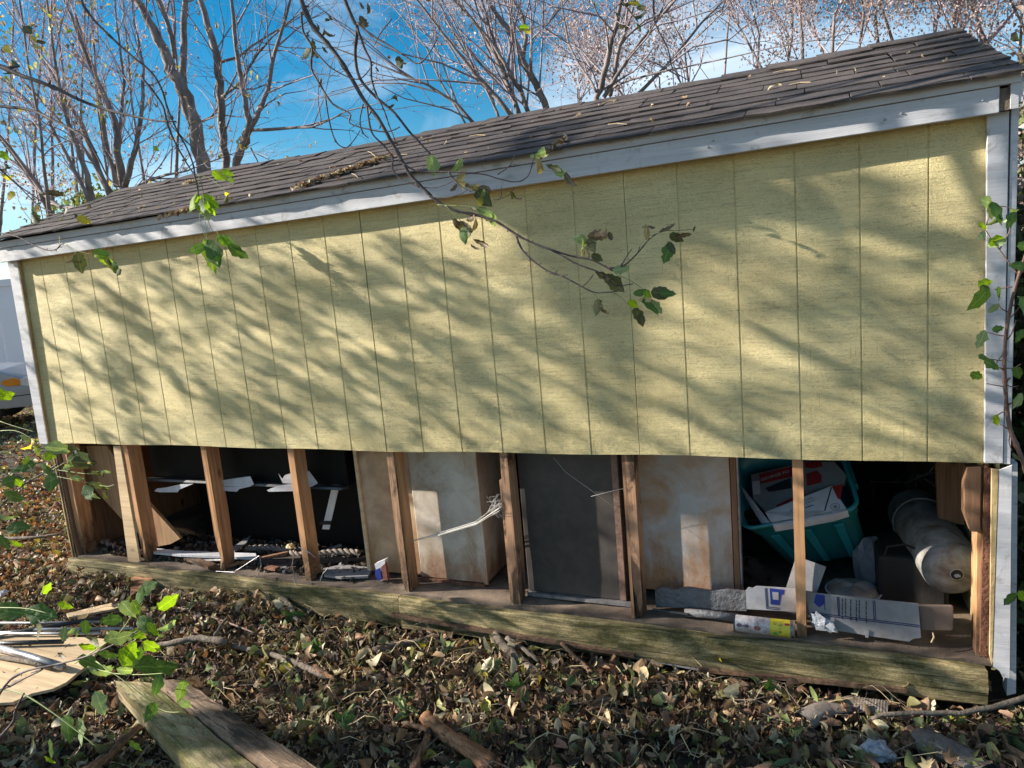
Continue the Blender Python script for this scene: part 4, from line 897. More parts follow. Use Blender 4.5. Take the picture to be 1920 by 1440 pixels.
# cardboard strips on the sill
t = thing('printed_cardboard', at(1560, 1190, y=.05), 'long torn grey and white cardboard strip printed with dark blue lines and squares', 'cardboard')
sheet('card_panel', None, None, [(1398, 1108), (1404, 1101), (1412, 1103), (1418, 1099), (1434, 1100), (1480, 1103), (1524, 1110), (1524, 1150), (1470, 1146), (1400, 1142)], .085, .004, M['white'], parent=t)
sheet('card_panel', None, None, [(1510, 1110), (1540, 1113), (1640, 1124), (1722, 1132), (1727, 1196), (1712, 1198), (1704, 1203), (1640, 1194), (1580, 1184), (1522, 1176)], .045, .004, M['greycard'], parent=t)
Y = .0838
sheet('blue_square', None, None, [(1443, 1103), (1471, 1106), (1469, 1115), (1465, 1115), (1462, 1135), (1445, 1133)], Y, .001, M['blue'], parent=t)
sheet('white_square', None, None, [(1448, 1110), (1459.5, 1111), (1460, 1125), (1449, 1124)], Y-.001, .001, M['white'], parent=t)
for q in ([(1434, 1103), (1435.2, 1103), (1438, 1140), (1436.6, 1140)], [(1436.8, 1103), (1438, 1103), (1440.4, 1137.5), (1439.2, 1137.5)], [(1436.6, 1140), (1462, 1143), (1462, 1144.2), (1436.6, 1141.4)], [(1439.4, 1137.5), (1462, 1140), (1462, 1141.2), (1439.4, 1138.8)]):
    sheet('print_line', None, None, q, Y, .001, M['navy'], parent=t)
Y = .0438
sheet('blue_square', None, None, [(1530, 1114), (1545, 1116), (1546, 1132), (1536, 1139), (1526, 1130)], Y, .001, M['blue'], parent=t)
for q in ([(1545, 1116), (1546.2, 1116), (1547.4, 1144), (1546, 1144)], [(1569, 1119), (1570.6, 1119), (1573, 1155), (1571.4, 1155)], [(1572, 1119.4), (1573.6, 1119.5), (1575, 1155.5), (1573.8, 1155.3)],
          [(1636, 1126), (1637.6, 1126), (1640, 1163), (1638.4, 1163)], [(1639.4, 1126.3), (1641, 1126.5), (1642.6, 1163.3), (1641.4, 1163.3)], [(1522, 1148), (1724, 1172), (1724, 1173.4), (1522, 1149.4)], [(1522, 1151), (1724, 1175), (1724, 1176.4), (1522, 1152.4)]):
    sheet('print_line', None, None, q, Y, .001, M['navy'], parent=t)
for k, uu in enumerate((1578, 1584, 1594, 1604.5, 1610, 1623)):
    v = 1122+(uu-1578)*.12; rr = random.Random(k)
    while v < 1155+(uu-1578)*.12:
        h_ = rr.uniform(3, 9); sheet('print_line', None, None, [(uu, v), (uu+1.8, v), (uu+2.4, v+h_), (uu+.6, v+h_)], Y, .0008, M['ink'], parent=t); v += h_+rr.uniform(.8, 2)
sheet('hanging_scrap', None, None, [(1622, 1195), (1628, 1196)]+[(1630, 1182), (1624, 1180)], .04, .002, M['greycard'], parent=t)
sheet('brown_card', 'plain brown board end sticking out right of the printed cardboard', 'cardboard', [(1722, 1135), (1785, 1136), (1788, 1139), (1787, 1181), (1783, 1183), (1727, 1182)], .06, .012, M['browncard'], bev=.003)
sheet('white_card', 'blank white card tilted behind the seventh stud above the yellow can', 'card', [(1493, 1043), (1549, 1063), (1514, 1158), (1461, 1143)], .115, .003, M['white'], lean=.05)
mb = MB()
for k, (px) in enumerate(([(1520, 1150), (1560, 1165), (1572, 1185), (1530, 1182)], [(1530, 1148), (1548, 1160), (1545, 1178), (1522, 1168)], [(1552, 1170), (1566, 1176), (1558, 1190), (1545, 1182)])):
    P = [at(*p, y=.02-k*.004)+np.array([0, R.uniform(-.012, .012), 0]) for p in px]; mb.quad(P[0], P[1], P[2]); mb.quad(P[0], P[2], P[3])
props(mb.build('clear_wrap', M['bag']), 'thin clear plastic wrap caught on the torn cardboard beside the seventh stud', 'plastic wrap')
sheet('label_scrap', 'small white and blue label scrap stuck on the clear wrap', 'label', [(1547, 1174), (1557, 1167), (1563, 1173), (1562, 1182), (1556, 1181)], .008, .001, M['paper'])
mb = MB(); mb.tube([at(1749, 1186, y=.05), at(1751, 1195, y=.04), at(1746, 1205, y=.03)], .003, 5); props(mb.build('dry_twig', M['lf_tan']), 'short pale twig hanging below the brown board end', 'twig')
# insect spray can
cA = at(1376, 1163, y=.015); cB = at(1490, 1174, y=.015); cA[2] = cB[2] = -.700; rC = .033
t = thing('spray_can', tuple((cA+cB)/2-np.array([0, 0, rC])), 'dirty white and yellow insect spray can lying on its side on the sill', 'can')
dC = (cB-cA)/np.linalg.norm(cB-cA); LC = np.linalg.norm(cB-cA)
def can_pt(s, a, r=rC): return cA+dC*s+np.array([0, -math.cos(a), math.sin(a)])*r     # a: 0 faces the viewer, 90 deg up
def can_ring(prof, mat, name):
    mb = MB(); n = 28
    for s, r_ in prof:
        for i in range(n): a = 2*math.pi*i/n; mb.v.append(tuple(can_pt(s, a, r_)))
    for j in range(len(prof)-1):
        for i in range(n): a = j*n+i; b = j*n+(i+1) % n; mb.f.append((b, a, a+n, b+n)); mb.mi.append(0)
    mb.f.append(tuple(range(n))); mb.f.append(tuple(range(len(mb.v)-1, len(mb.v)-n-1, -1))); mb.mi += [0, 0]
    return mb.build(name, mat, t, smooth=False)
sp = LC*.60
can_ring([(.006, rC), (sp, rC)], M['canwhite'], 'can_label'); can_ring([(sp+.0005, rC), (LC-.016, rC)], M['yellow'], 'can_label')
can_ring([(.0, rC-.004), (.002, rC+.002), (.0055, rC+.001)], M['rodblack'], 'rim'); can_ring([(LC-.0155, rC-.001), (LC-.012, rC-.004), (LC-.004, rC-.006), (LC, rC+.001)], M['rod'], 'rim')
def can_patch(s0, s1, a0, a1, mat, name, r=rC+.0012, shape=None):
    mb = MB(); n = 8
    P = []
    if shape is None: shape = [(0, 0), (1, 0), (1, 1), (0, 1)]
    for fx, fy in shape: P.append(can_pt(s0+(s1-s0)*fx, a0+(a1-a0)*fy, r))
    mb.quad(*P); mb.build(name, mat, t)
oval = [(.5+.5*math.cos(a), .5+.5*math.sin(a)) for a in np.linspace(0, 6.283, 13)[:-1]]
D = math.radians
can_patch(.012, .034, D(4), D(28), M['ant'], 'ant_print', shape=oval); can_patch(.034, .042, D(9), D(20), M['ant'], 'ant_print', shape=oval); can_patch(.042, .060, D(4), D(26), M['ant'], 'ant_print', shape=oval)
for s in (.018, .030, .040, .050):
    for sg in (-1, 1): can_patch(s, s+.006, D(14), D(14+sg*24), M['ant'], 'ant_leg', r=rC+.0018, shape=[(0, 0), (.25, 0), (1, 1), (.8, 1)])
can_patch(.078, .105, D(-8), D(24), M['mite'], 'mite_print', shape=oval)
for s in (.080, .092): can_patch(s, s+.008, D(20), D(44), M['mite'], 'mite_leg', r=rC+.0018, shape=[(.4, 0), (.6, 0), (.2, 1), (0, 1)])
can_patch(.148, .166, D(-30), D(-4), M['green'], 'green_dot', shape=oval); can_patch(LC-.036, LC-.018, D(46), D(62), M['red'], 'red_patch')
for body, s, a in (('CES', .150, 52), ('TKUI', .171, 52)):
    o_ = can_pt(s, D(a), rC+.002); text(body, .0155, o_, np.array([0, -.45, -1.0]), dC, M['ink'], t, bold=.0003)
# cobwebs
mb = MB(); A0 = at(757, 1018, y=.09); B0 = at(893, 980, y=.06); C0 = at(938, 948, y=.02)
for k in range(9):
    o_ = np.array([0, R.uniform(-.008, .008), R.uniform(-.006, .006)]); mb.tube([A0+o_*.3, (A0+B0)/2+o_+np.array([0, 0, -.004]), B0+o_*1.2, C0+o_*3], [.0005, .0010, .0013, .0007], 3)
for k in range(30):
    p = C0+np.array([R.uniform(-.07, .0), R.uniform(-.02, .02), R.uniform(-.05, .05)]); q = C0+np.array([R.uniform(-.03, .01), 0, R.uniform(-.06, .06)]); mb.tube([p, q], .0005, 3)
for (u0, v0, u1, v1) in ((1038, 858, 1060, 885), (1060, 885, 1105, 917), (1105, 917, 1160, 958), (1108, 931, 1130, 925), (1130, 925, 1168, 916), (1168, 916, 1178, 940), (1178, 928, 1190, 931)):
    mb.tube([at(u0, v0, y=.09), at(u1, v1, y=.09)], .0009, 3)
props(mb.build('cobweb', M['web']), 'stretched cobweb strands between the cream cabinet and the fifth stud', 'cobweb')

# ------------------------------------------------------------------ in front of the shed
def gflat(name, label, cat, px, z, th, mat, group=None):
    P = [at(*p, z=z) for p in px]; mb = MB(); mb.prism([q-np.array([0, 0, th]) for q in P], (0, 0, th)); return props(mb.build(name, mat, bevel=.002), label, cat, group)
plyx = wood('weathered_plywood_sheet', (.36, .25, .14), (.56, .42, .26), 'x', fine=.5, knots=True)
gflat('plywood_sheet', 'large pale plywood sheet lying on the leaves at the lower left', 'plywood', [(-160, 1176), (0, 1183), (203, 1198), (160, 1250), (125, 1279), (100, 1291), (60, 1300), (25, 1316), (-200, 1330)], -.855, .014, plyx)
gflat('plywood_strip', 'narrow pale plywood strip lying above the large plywood sheet', 'plywood', [(124, 1150), (226, 1126), (240, 1134), (210, 1142), (128, 1157)], -.85, .014, plyx)
gflat('grey_plank', 'pale grey slat lying on the leaves at the far left', 'slat', [(-60, 1065), (50, 1062), (66, 1067), (-60, 1078)], -.87, .02, M['white'])
gflat('metal_strip', 'thin shiny dark metal strip on the leaves left of the sill', 'strip', [(76, 1092), (180, 1086), (182, 1091), (78, 1097)], -.87, .008, M['rod'])
gflat('bark_slab', 'torn pale bark slab lying against the left end of the sill', 'bark', [(246, 1083), (282, 1066), (300, 1058), (330, 1052), (318, 1070), (282, 1088), (262, 1106), (244, 1118)], -.80, .03, M['rotlog'])
rods = [((-40, 1190), (40, 1184), (235, 1150), .011, 'rodblack', 'thin black plastic pipe lying nearest the plywood strip'), ((-40, 1196), (60, 1181), (250, 1178), .009, 'rod', 'shiny metal rod running under the sapling leaves'), ((-40, 1206), (20, 1206), (118, 1203), .012, 'rodblack', 'short thick black bar on the plywood sheet'),
        ((0, 1168), (60, 1168), (230, 1165), .007, 'rod', 'slim grey rod farthest back in the bundle'), ((-40, 1188), (90, 1188), (190, 1187), .008, 'rod', 'dull grey rod in the middle of the bundle'),
        ((-20, 1210), (60, 1232), (118, 1250), .017, 'rod', 'thick grey tube end slanting down over the plywood'), ((-20, 1228), (50, 1240), (95, 1252), .010, 'bark', 'weathered stick slanting over the plywood')]
for a, b, c, r_, mt, lab in rods:
    mb = MB(); mb.tube([at(*p, z=-.845+r_) for p in (a, b, c)], r_, 9); props(mb.build('rod', M[mt], smooth=True), lab, 'rod', 'rods and tubes lying on the plywood')
# beams
def gbeam(name, label, cat, px0, px1, z0, z1, th, mat, extra=1, seed=1):
    """old beam: px0/px1 are the two near and far edge pairs on the upper face"""
    (a, b), (c, d) = px0, px1; A, B = at(*a, z=z0), at(*b, z=z0); Cc, Dd = at(*c, z=z1), at(*d, z=z1); n = 16; rr = random.Random(seed); mb = MB()
    for i in range(n+1):
        s = i/n; p, q = A+(Cc-A)*s, B+(Dd-B)*s; e = .3 if i in (0, n) else 1
        for k, w in enumerate((0, .33, .66, 1)): r_ = p+(q-p)*w; mb.v.append(tuple(r_+np.array([rr.uniform(-.006, .006), rr.uniform(-.012, .012) if i in (0, n) else rr.uniform(-.003, .003), rr.uniform(-.006, .006)-(.006 if k in (0, 3) else 0)])))
        mb.v.append(tuple(q+np.array([0, 0, -th]))); mb.v.append(tuple(p+np.array([0, 0, -th])))
    for i in range(n):
        for k in range(6): a_, b_ = 6*i+k, 6*i+(k+1) % 6; mb.f.append((a_, b_, b_+6, a_+6)); mb.mi.append(0)
    mb.f.append(tuple(range(5, -1, -1))); mb.f.append(tuple(range(6*n, 6*n+6))); mb.mi += [0, 0]
    dd = (Cc+Dd-A-B); return props(mb.build(name, mat, rz=math.atan2(dd[1], dd[0])), label, cat)
gbeam('mossy_beam', 'thick moss covered old timber lying at the lower left', 'timber', ((216, 1274), (286, 1282)), ((400, 1478), (530, 1478)), -.80, -.80, .09, M['mossy'], seed=3)
gbeam('brown_beam', 'weathered brown plank lying along the mossy timber', 'plank', ((292, 1280), (346, 1274)), ((540, 1475), (640, 1470)), -.79, -.79, .045, M['oldbeam'], seed=5)
def log(name, label, cat, px, r0, mat, z=-.885, n=8, jit=.25, seed=1, nseg=1):
    rr = random.Random(seed); P = [at(*p[:2], z=z+(p[2] if len(p) > 2 else 0)) for p in px]; Q = []; RR = []
    for i in range(len(P)-1):
        for k in range(4): Q.append(P[i]+(P[i+1]-P[i])*k/4+np.array([rr.uniform(-.25, .25), rr.uniform(-.25, .25), rr.uniform(-.2, .2)])*(r0[0] if k else 0))
    Q.append(P[-1]); m_ = len(Q); RR = [r0[0]+(r0[1]-r0[0])*i/(m_-1) for i in range(m_)]; mb = MB(); mb.tube(Q, RR, n, jit=jit, rng=rr)
    dd = P[-1]-P[0]; o = mb.build(name, mat, smooth=True, rz=math.atan2(dd[1], dd[0])); return props(o, label, cat) if label else o
log('branch', 'thick smooth grey brown branch lying across the leaves below the charcoal cabinet', 'branch', [(928, 1190, .04), (948, 1216, .03), (985, 1244), (1010, 1268)], (.017, .023), M['bark'], -.88, 10, .12, 2)
log('branch', 'thinner second branch crossing beside the thick grey one', 'branch', [(950, 1196, .05), (975, 1213, .03), (1010, 1240, .01)], (.012, .009), M['bark'], seed=4)
log('branch', 'long crooked grey branch reaching right from the mossy timber', 'branch', [(280, 1216), (330, 1203, .03), (375, 1196, .04), (425, 1204, .03)], (.013, .017), M['bark'], -.87, seed=5)
log('branch', 'forked stub rising from the long crooked branch', 'branch', [(402, 1194, .02), (415, 1172, .04), (424, 1160, .05)], (.009, .006), M['bark'], -.86, seed=6)
log('branch', 'straight bare branch lying in the leaves at the left centre', 'branch', [(436, 1210), (500, 1224), (560, 1245), (622, 1272)], (.012, .014), M['bark'], -.875, seed=7)
log('branch', 'pale peeled stick end lying in the leaves', 'branch', [(590, 1250), (612, 1264), (630, 1276)], (.012, .007), M['rotlog'], -.86, seed=8)
log('branch', 'short arched grey branch stub standing before the mossy sill', 'branch', [(515, 1118, .05), (536, 1124, .06), (550, 1146, .04), (561, 1172, 0)], (.012, .017), M['bark'], -.88, seed=9)
log('branch', 'dark branch half buried below the sill joint', 'branch', [(700, 1222), (745, 1208, .01), (800, 1202)], (.020, .014), M['bark'], -.895, seed=10)
log('branch', 'split grey slat of wood leaning in the leaves under the sill', 'branch', [(1052, 1206, .05), (1085, 1238, .01), (1112, 1262)], (.010, .012), M['stud_old'], -.89, 5, seed=11)
log('rotten_log', 'orange brown rotten split log at the lower centre', 'log', [(798, 1342, .03), (830, 1372, .01), (872, 1400), (925, 1436)], (.024, .032), M['rotlog'], -.87, 9, .45, 12)
log('rotten_log', 'grey peeled stick beside the orange rotten log', 'log', [(756, 1352), (800, 1368), (850, 1395)], (.010, .013), M['stud_old'], -.88, 7, .3, 13)
log('rotten_log', 'dark bark piece standing below the orange rotten log', 'log', [(802, 1380, .03), (788, 1410, .01), (776, 1445)], (.014, .020), M['rotlog'], -.88, 7, .4, 14)
log('branch', 'brown stick poking out beneath the moss covered timber', 'branch', [(262, 1362), (235, 1385), (205, 1420), (150, 1450)], (.018, .014), M['rotlog'], -.88, 8, seed=15)
log('branch', 'long thin dark branch arching over the crushed pipe at the lower right', 'branch', [(1618, 1362, 0), (1650, 1340, .04), (1720, 1336, .05), (1800, 1338, .05), (1860, 1326, .07), (1960, 1296, .12)], (.008, .010), M['bark'], -.90, 7, seed=16)
log('branch', 'reddish thin stick running right from the sapling leaves', 'branch', [(335, 1140), (380, 1152), (440, 1172), (480, 1188)], (.006, .005), M['redbark'], -.85, 6, seed=17)
log('branch', 'long bare stick lying on the lawn leaves left of the shed corner', 'branch', [(0, 1010), (60, 1008, .02), (118, 1001, .02)], (.014, .010), M['bark'], -.88, 6, seed=18)
# corrugated crushed pipe
def ribbed(px, rad, label, seed, flatk=.45, z=-.885):
    P = [at(*p, z=z) for p in px]; t_ = np.linspace(0, 1, 150); seg = np.cumsum([0]+[np.linalg.norm(P[i+1]-P[i]) for i in range(len(P)-1)]); seg /= seg[-1]
    Q = np.array([[np.interp(s, seg, [p[k] for p in P]) for k in range(3)] for s in t_]); mb = MB(); rr = random.Random(seed); n = 14; ph = rr.random()*6
    for i, s in enumerate(t_):
        d = Q[min(i+1, 149)]-Q[max(i-1, 0)]; d /= np.linalg.norm(d); e1 = np.cross(d, [0, 0, 1]); e1 /= np.linalg.norm(e1); e2 = np.cross(e1, d)
        w = rad*(1+.035*math.sin(i*2*math.pi/4)); fl = flatk+.25*math.sin(s*7+ph)
        for j in range(n): a = 2*math.pi*j/n; mb.v.append(tuple(Q[i]+e1*w*math.cos(a)*(1.15)+e2*w*math.sin(a)*fl))
    for i in range(149):
        for j in range(n): a = i*n+j; b = i*n+(j+1) % n; mb.f.append((a, b, b+n, a+n)); mb.mi.append(0)
    props(mb.build('corrugated_pipe', M['pipe'], smooth=True), label, 'pipe')
ribbed([(1505, 1352), (1550, 1328), (1600, 1318), (1665, 1332)], .036, 'crushed grey corrugated pipe lying before the right end of the sill', 1, .5)
ribbed([(1712, 1380), (1760, 1402), (1800, 1415), (1850, 1450)], .045, 'crushed brown corrugated pipe at the lower right corner', 2, .6)
crumple('plastic_bag', 'crumpled clear plastic bag on the leaves at the lower right', 'bag', at(1645, 1408, z=-.885), .042, M['bag'], (1.3, 1, .7), 5)
crumple('wood_chunk', 'pale torn wood chunk lying by the crushed grey pipe', 'wood', at(1545, 1352, z=-.885), .030, M['stud_old'], (2.0, .8, .5), 7)
crumple('wood_chunk', 'rough splintered wood chunk beside the plastic bag', 'wood', at(1702, 1388, z=-.88), .034, M['stud_old'], (.8, 1.3, .6), 8)
crumple('paper_or_sun_patch', 'white crumpled paper scrap at the far left edge of the leaves', 'paper', at(6, 1112, z=-.87), .03, M['paper'], seed=11)

# ================================================================== BEYOND, LEFT: car and tall white fence
def car():
    base = at(92, 790, z=-.88)        # nose of the car on the ground
    w_ = base-EYE; w_[2] = 0; w_ /= np.linalg.norm(w_); r_ = np.array([w_[1], -w_[0], 0]); fx = r_*math.cos(.22)-w_*math.sin(.22)   # direction the car faces
    fy = np.array([-fx[1], fx[0], 0.0]); root = thing('parked_car', tuple(base-fx*2.2+fy*.85), 'silver and beige car parked beyond the left corner of the shed', 'car')
    G = base.copy()
    def P(x, y, z): return G+fx*x+fy*y+np.array([0, 0, z])
    side = [(.02, .30), (.06, .48), (.02, .62), (-.06, .74), (-.55, .90), (-1.20, .98), (-1.75, 1.38), (-2.35, 1.46), (-3.2, 1.42), (-3.75, 1.05), (-4.45, 1.0), (-4.55, .6), (-4.5, .3)]
    rows = [(0, .04), (.04, .0), (.16, .0), (.84, 0), (1.54, 0), (1.66, 0), (1.7, .04)]
    mb = MB(); n = len(side)
    for k, (y, ins) in enumerate(rows):
        for (x, z) in side:
            yy = y; t_ = max(0, (z-.95)/.5); yy = y+(.85-y)*.28*t_; xr = x-(abs(y-.85)/.85)**3*.16*(1 if x > -.3 else -1 if x < -4 else 0)
            mb.v.append(tuple(P(xr, yy, z)))
    for k in range(len(rows)-1):
        for i in range(n): a = k*n+i; b = k*n+(i+1) % n; mb.f.append((a, b, b+n, a+n)); mb.mi.append(1 if i in (n-1, 0, n-2) else 0)
    mb.f.append(tuple(range(n-1, -1, -1))); mb.f.append(tuple(range(len(mb.v)-n, len(mb.v)))); mb.mi += [0, 0]
    mb.build('car_body', [M['carpaint'], M['carlow']], root, smooth=False, bevel=.03)
    def patch(name, pts, y, th, mat):
        m2 = MB(); m2.prism([P(x, y, z) for x, z in pts], fy*th); return m2.build(name, mat, root, bevel=.004)
    patch('bumper', [(-.10, .28), (.02, .30), (.05, .44), (-.02, .56), (-.60, .56), (-.62, .30)], -.012, .05, M['carlow'])
    patch('bumper_line', [(-.02, .47), (-.60, .46), (-.60, .475), (-.02, .485)], -.015, .05, M['tyre'])
    h = patch('headlight', [(-.10, .62), (-.05, .70), (-.20, .76), (-.30, .72), (-.30, .64), (-.2, .61)], -.014, .05, M['lens'])
    patch('indicator', [(-.28, .635), (-.27, .72), (-.36, .765), (-.50, .74), (-.54, .69), (-.46, .64)], -.016, .05, M['amber'])
    patch('window', [(-1.35, .98), (-1.8, 1.32), (-2.35, 1.38), (-3.1, 1.35), (-3.55, 1.05)], .09, .1, M['glass'])
    for wx in (-.92, -3.65):
        for wy in (.02, 1.5):
            c0 = P(wx, wy, .31); m2 = MB(); m2.tube([c0, c0+fy*.18], .31, 24); w = m2.build('wheel', M['tyre'], root)
            m2 = MB(); m2.tube([c0-fy*.01, c0+fy*.02], .19, 16); m2.build('rim', M['rod'], w)
car()
fr = RT.copy(); fr[2] = 0; fr /= np.linalg.norm(fr); fd = np.array([-fr[1], fr[0], 0]); fb = EYE+ray(20, 700)/1.0*15.5; fb[2] = GZ
t = thing('vinyl_fence', tuple(fb), 'tall plain white vinyl fence standing behind the parked car', 'fence')
top = (EYE+ray(20, 524)*15.5)[2]-GZ
for k in range(-9, 4):
    c0 = fb+fr*(k*1.2); mb = MB(); mb.prism([c0, c0+fr*1.18, c0+fr*1.18+np.array([0, 0, top-.12]), c0+np.array([0, 0, top-.12])], fd*.03); mb.build('panel', M['vinyl'], t)
mb = MB(); a = fb-fr*10.8-fd*.03; mb.prism([a+np.array([0, 0, top-.16]), a+fr*15.6+np.array([0, 0, top-.16]), a+fr*15.6+np.array([0, 0, top]), a+np.array([0, 0, top])], fd*.09); mb.build('rail', M['vinyl'], t, bevel=.01)
# ================================================================== TREES
def unit(v): return v/(np.linalg.norm(v)+1e-9)
def rand_perp(d, rr):
    a = np.array([rr.gauss(0, 1), rr.gauss(0, 1), rr.gauss(0, 1)]); return unit(a-d*(a@d))
def walk(p, d, L_, r0, r1, n, rr, wob, up):
    """a wandering twig; returns points and radii"""
    P = [p]; s = L_/n
    for i in range(n):
        d = unit(d+rand_perp(d, rr)*wob*rr.random()+np.array([0, 0, up])*s); P.append(P[-1]+d*s)
    return P, [r0+(r1-r0)*i/n for i in range(n+1)]
def sprout(mb, P, rad, level, rr, cfg, tips):
    """side twigs along a stem polyline"""
    n = int(cfg['n'][level]*rr.uniform(.8, 1.2)); seg = np.array(P); m_ = len(P)
    for k in range(n):
        s = rr.uniform(cfg.get('s0', .2) if level == 0 else .15, 1.0)*(m_-1); i = min(int(s), m_-2); f = s-i; p = seg[i]*(1-f)+seg[i+1]*f; d = unit(seg[i+1]-seg[i])
        ang = math.radians(rr.uniform(*cfg['ang'])); q = rand_perp(d, rr); q[1] *= .7; dd = unit(d*math.cos(ang)+q*math.sin(ang)); Lk = cfg['len'][level]*rr.uniform(.5, 1.25)
        r0 = min(rad[i]*.6, cfg['rad'][level]); T, TR = walk(p, dd, Lk, r0, r0*.35, 4 if level < 2 else 3, rr, cfg['wob'], cfg['up']); mb.tube(T, TR, 4 if level == 0 else 3, cap=False)
        if level+1 < len(cfg['n']): sprout(mb, T, TR, level+1, rr, cfg, tips)
        else: tips.append(T[-1]); tips.append((T[-2]+T[-1])/2)
def tree(label, stems, y, cfg, seed, bark='treebark', twig='twig', base=True, leaf=None, group=None, cat='tree'):
    """stems: pixel polylines with widths in pixels, standing near the plane y; the first point is the lowest"""
    rr = random.Random(seed); P0 = at(*stems[0][0][:2], y=y); root = thing('bare_tree', (P0[0], y, hill(P0[0], y) if base else P0[2]), label, cat, group)
    tips = []; twm = MB()
    for k, st in enumerate(stems):
        yy = y+rr.uniform(-.25, .25); P = []; W_ = []
        for j, q in enumerate(st):
            p = at(q[0], q[1], y=yy+(.35*j/len(st))*(1 if k % 2 else -1)); P.append(p); W_.append(px2m(q[2], p)/2)
        # smooth the polyline a little
        Q = []; RR = []
        for j in range(len(P)-1):
            for i in range(3): f = i/3; Q.append(P[j]*(1-f)+P[j+1]*f+np.array([rr.gauss(0, 1), rr.gauss(0, 1), 0])*W_[j]*.22*(i > 0)); RR.append(W_[j]*(1-f)+W_[j+1]*f)
        Q.append(P[-1]); RR.append(W_[-1])
        # carry on above the frame
        d = unit(Q[-1]-Q[-2]); T, TR = walk(Q[-1], d, cfg.get('above', 1.5), RR[-1], RR[-1]*.3, 4, rr, .25, .05); Q += T[1:]; RR += TR[1:]
        if base and (k == 0 or st[0][1] > 100 and len(st[0]) > 3): Q = [np.array([P[0][0]-(Q[1]-Q[0])[0]*1.2, y, hill(P[0][0], y)-.05])]+Q; RR = [RR[0]*1.25]+RR
        mb = MB(); mb.tube(Q, RR, 8, jit=.08, rng=rr); mb.build('trunk' if k == 0 else 'limb', M[bark], root, smooth=True)
        sprout(twm, Q, RR, 0, rr, cfg, tips)
    o = twm.build('twigs', M[twig], root, smooth=True); props(o, kind='stuff')
    if leaf:
        tp = np.array(tips); n = int(leaf['n']); pos = tp[RN.integers(0, len(tp), n)]+RN.normal(0, leaf['sp'], (n, 3)); c = np.array(leaf['cols'])[RN.integers(0, len(leaf['cols']), n)]*RN.uniform(.7, 1.25, (n, 1))
        scatter('leaves' if not leaf.get('seed') else 'seed_clusters', TM[:11], pos, rand_rot(n, 1.2), RN.uniform(*leaf['size'], n), c, M['samara'], parent=root)
    return root, tips
def sc_(lst, ox, oy, s, w=None):
    """crop coordinates to photo pixels"""
    return [(ox+p[0]/s, oy+p[1]/s, p[2]) for p in lst]
A = 2.743
def c1(*l): return sc_(l, 0, 0, A)
def c2(*l): return sc_(l, 600, 0, A)
cfgA = dict(n=(7, 4, 3), len=(1.5, .8, .42), rad=(.015, .006, .0035), ang=(25, 60), wob=.5, up=.12, s0=.05)
tree('tall forking grey trunk, leftmost of three rising behind the left roof', [c1((1050, 890, 26), (1010, 700, 25), (960, 500, 25), (900, 390, 23), (860, 300, 19), (790, 150, 16), (700, 0, 13)), c1((945, 430, 14), (945, 280, 12), (945, 100, 11), (955, 0, 10)), c1((900, 300, 10), (880, 180, 9), (830, 30, 8))], 6.5, cfgA, 1)
tree('straight bare grey trunk, middle of three rising behind the left roof', [c1((1160, 870, 14), (1150, 700, 14), (1130, 480, 14), (1120, 320, 14), (1090, 200, 13), (1030, 0, 10)), c1((1135, 320, 6), (1230, 290, 5), (1290, 240, 4)), c1((1140, 500, 6), (1230, 430, 5), (1330, 270, 4), (1400, 190, 3)), c1((1020, 635, 5), (1090, 600, 5), (1130, 540, 5))], 6.8, cfgA, 2)
tree('bare leaning trunk with a fork, rightmost of three behind the left roof', [c1((1215, 860, 15), (1240, 760, 15), (1285, 655, 15), (1265, 560, 10), (1240, 400, 9), (1215, 250, 8), (1190, 0, 6)), c1((1290, 650, 10), (1330, 570, 9), (1380, 460, 8), (1410, 280, 7), (1480, 50, 5)), c1((1290, 670, 6), (1400, 665, 6), (1530, 655, 5), (1600, 655, 4), (1690, 620, 3)), c1((1290, 760, 3), (1330, 840, 2))], 6.2, cfgA, 3)
fan = []
rf = random.Random(5)
cfgB = dict(n=(15, 5, 3), len=(1.5, .8, .4), rad=(.013, .0055, .003), ang=(14, 50), wob=.45, up=.16, s0=.03)
fan = [c1((640, 1000, 17), (620, 860, 14), (590, 620, 12), (500, 420, 9), (430, 250, 7), (330, 0, 5)), c1((640, 960, 12), (700, 760, 9), (730, 560, 7), (740, 350, 5), (690, 120, 4), (680, 0, 3)),
       c1((570, 1020, 12), (500, 860, 11), (420, 640, 9), (300, 440, 7), (180, 250, 5), (60, 0, 4)), c1((600, 960, 10), (540, 700, 8), (510, 500, 7), (430, 200, 5), (360, 0, 4)),
       c1((640, 1000, 7), (760, 930, 6), (850, 900, 5), (960, 880, 3)), c1((600, 960, 8), (620, 640, 6), (640, 420, 5), (600, 120, 3), (590, 0, 3)), c1((580, 1000, 8), (430, 760, 6), (250, 560, 5), (90, 380, 4), (0, 290, 3))]
tree('dense many stemmed bare tree fanning up behind the left end of the roof', fan, 5.6, cfgB, 5, twig='pinktwig', leaf=dict(n=420, sp=.06, size=(.05, .10), cols=[(.38, .28, .18), (.45, .38, .10), (.30, .22, .14)]))
fan = [c1((480, 1060, 13), (450, 900, 10), (400, 760, 8), (330, 560, 6), (280, 300, 5), (240, 0, 4)), c1((470, 1060, 10), (360, 830, 7), (250, 620, 6), (100, 480, 4), (0, 400, 3)), c1((260, 1130, 11), (200, 960, 9), (120, 850, 7), (0, 700, 5)), c1((420, 1080, 9), (300, 1060, 7), (180, 960, 6), (60, 790, 4)), c1((260, 1120, 8), (230, 900, 6), (200, 600, 5), (140, 300, 4), (100, 0, 3))]
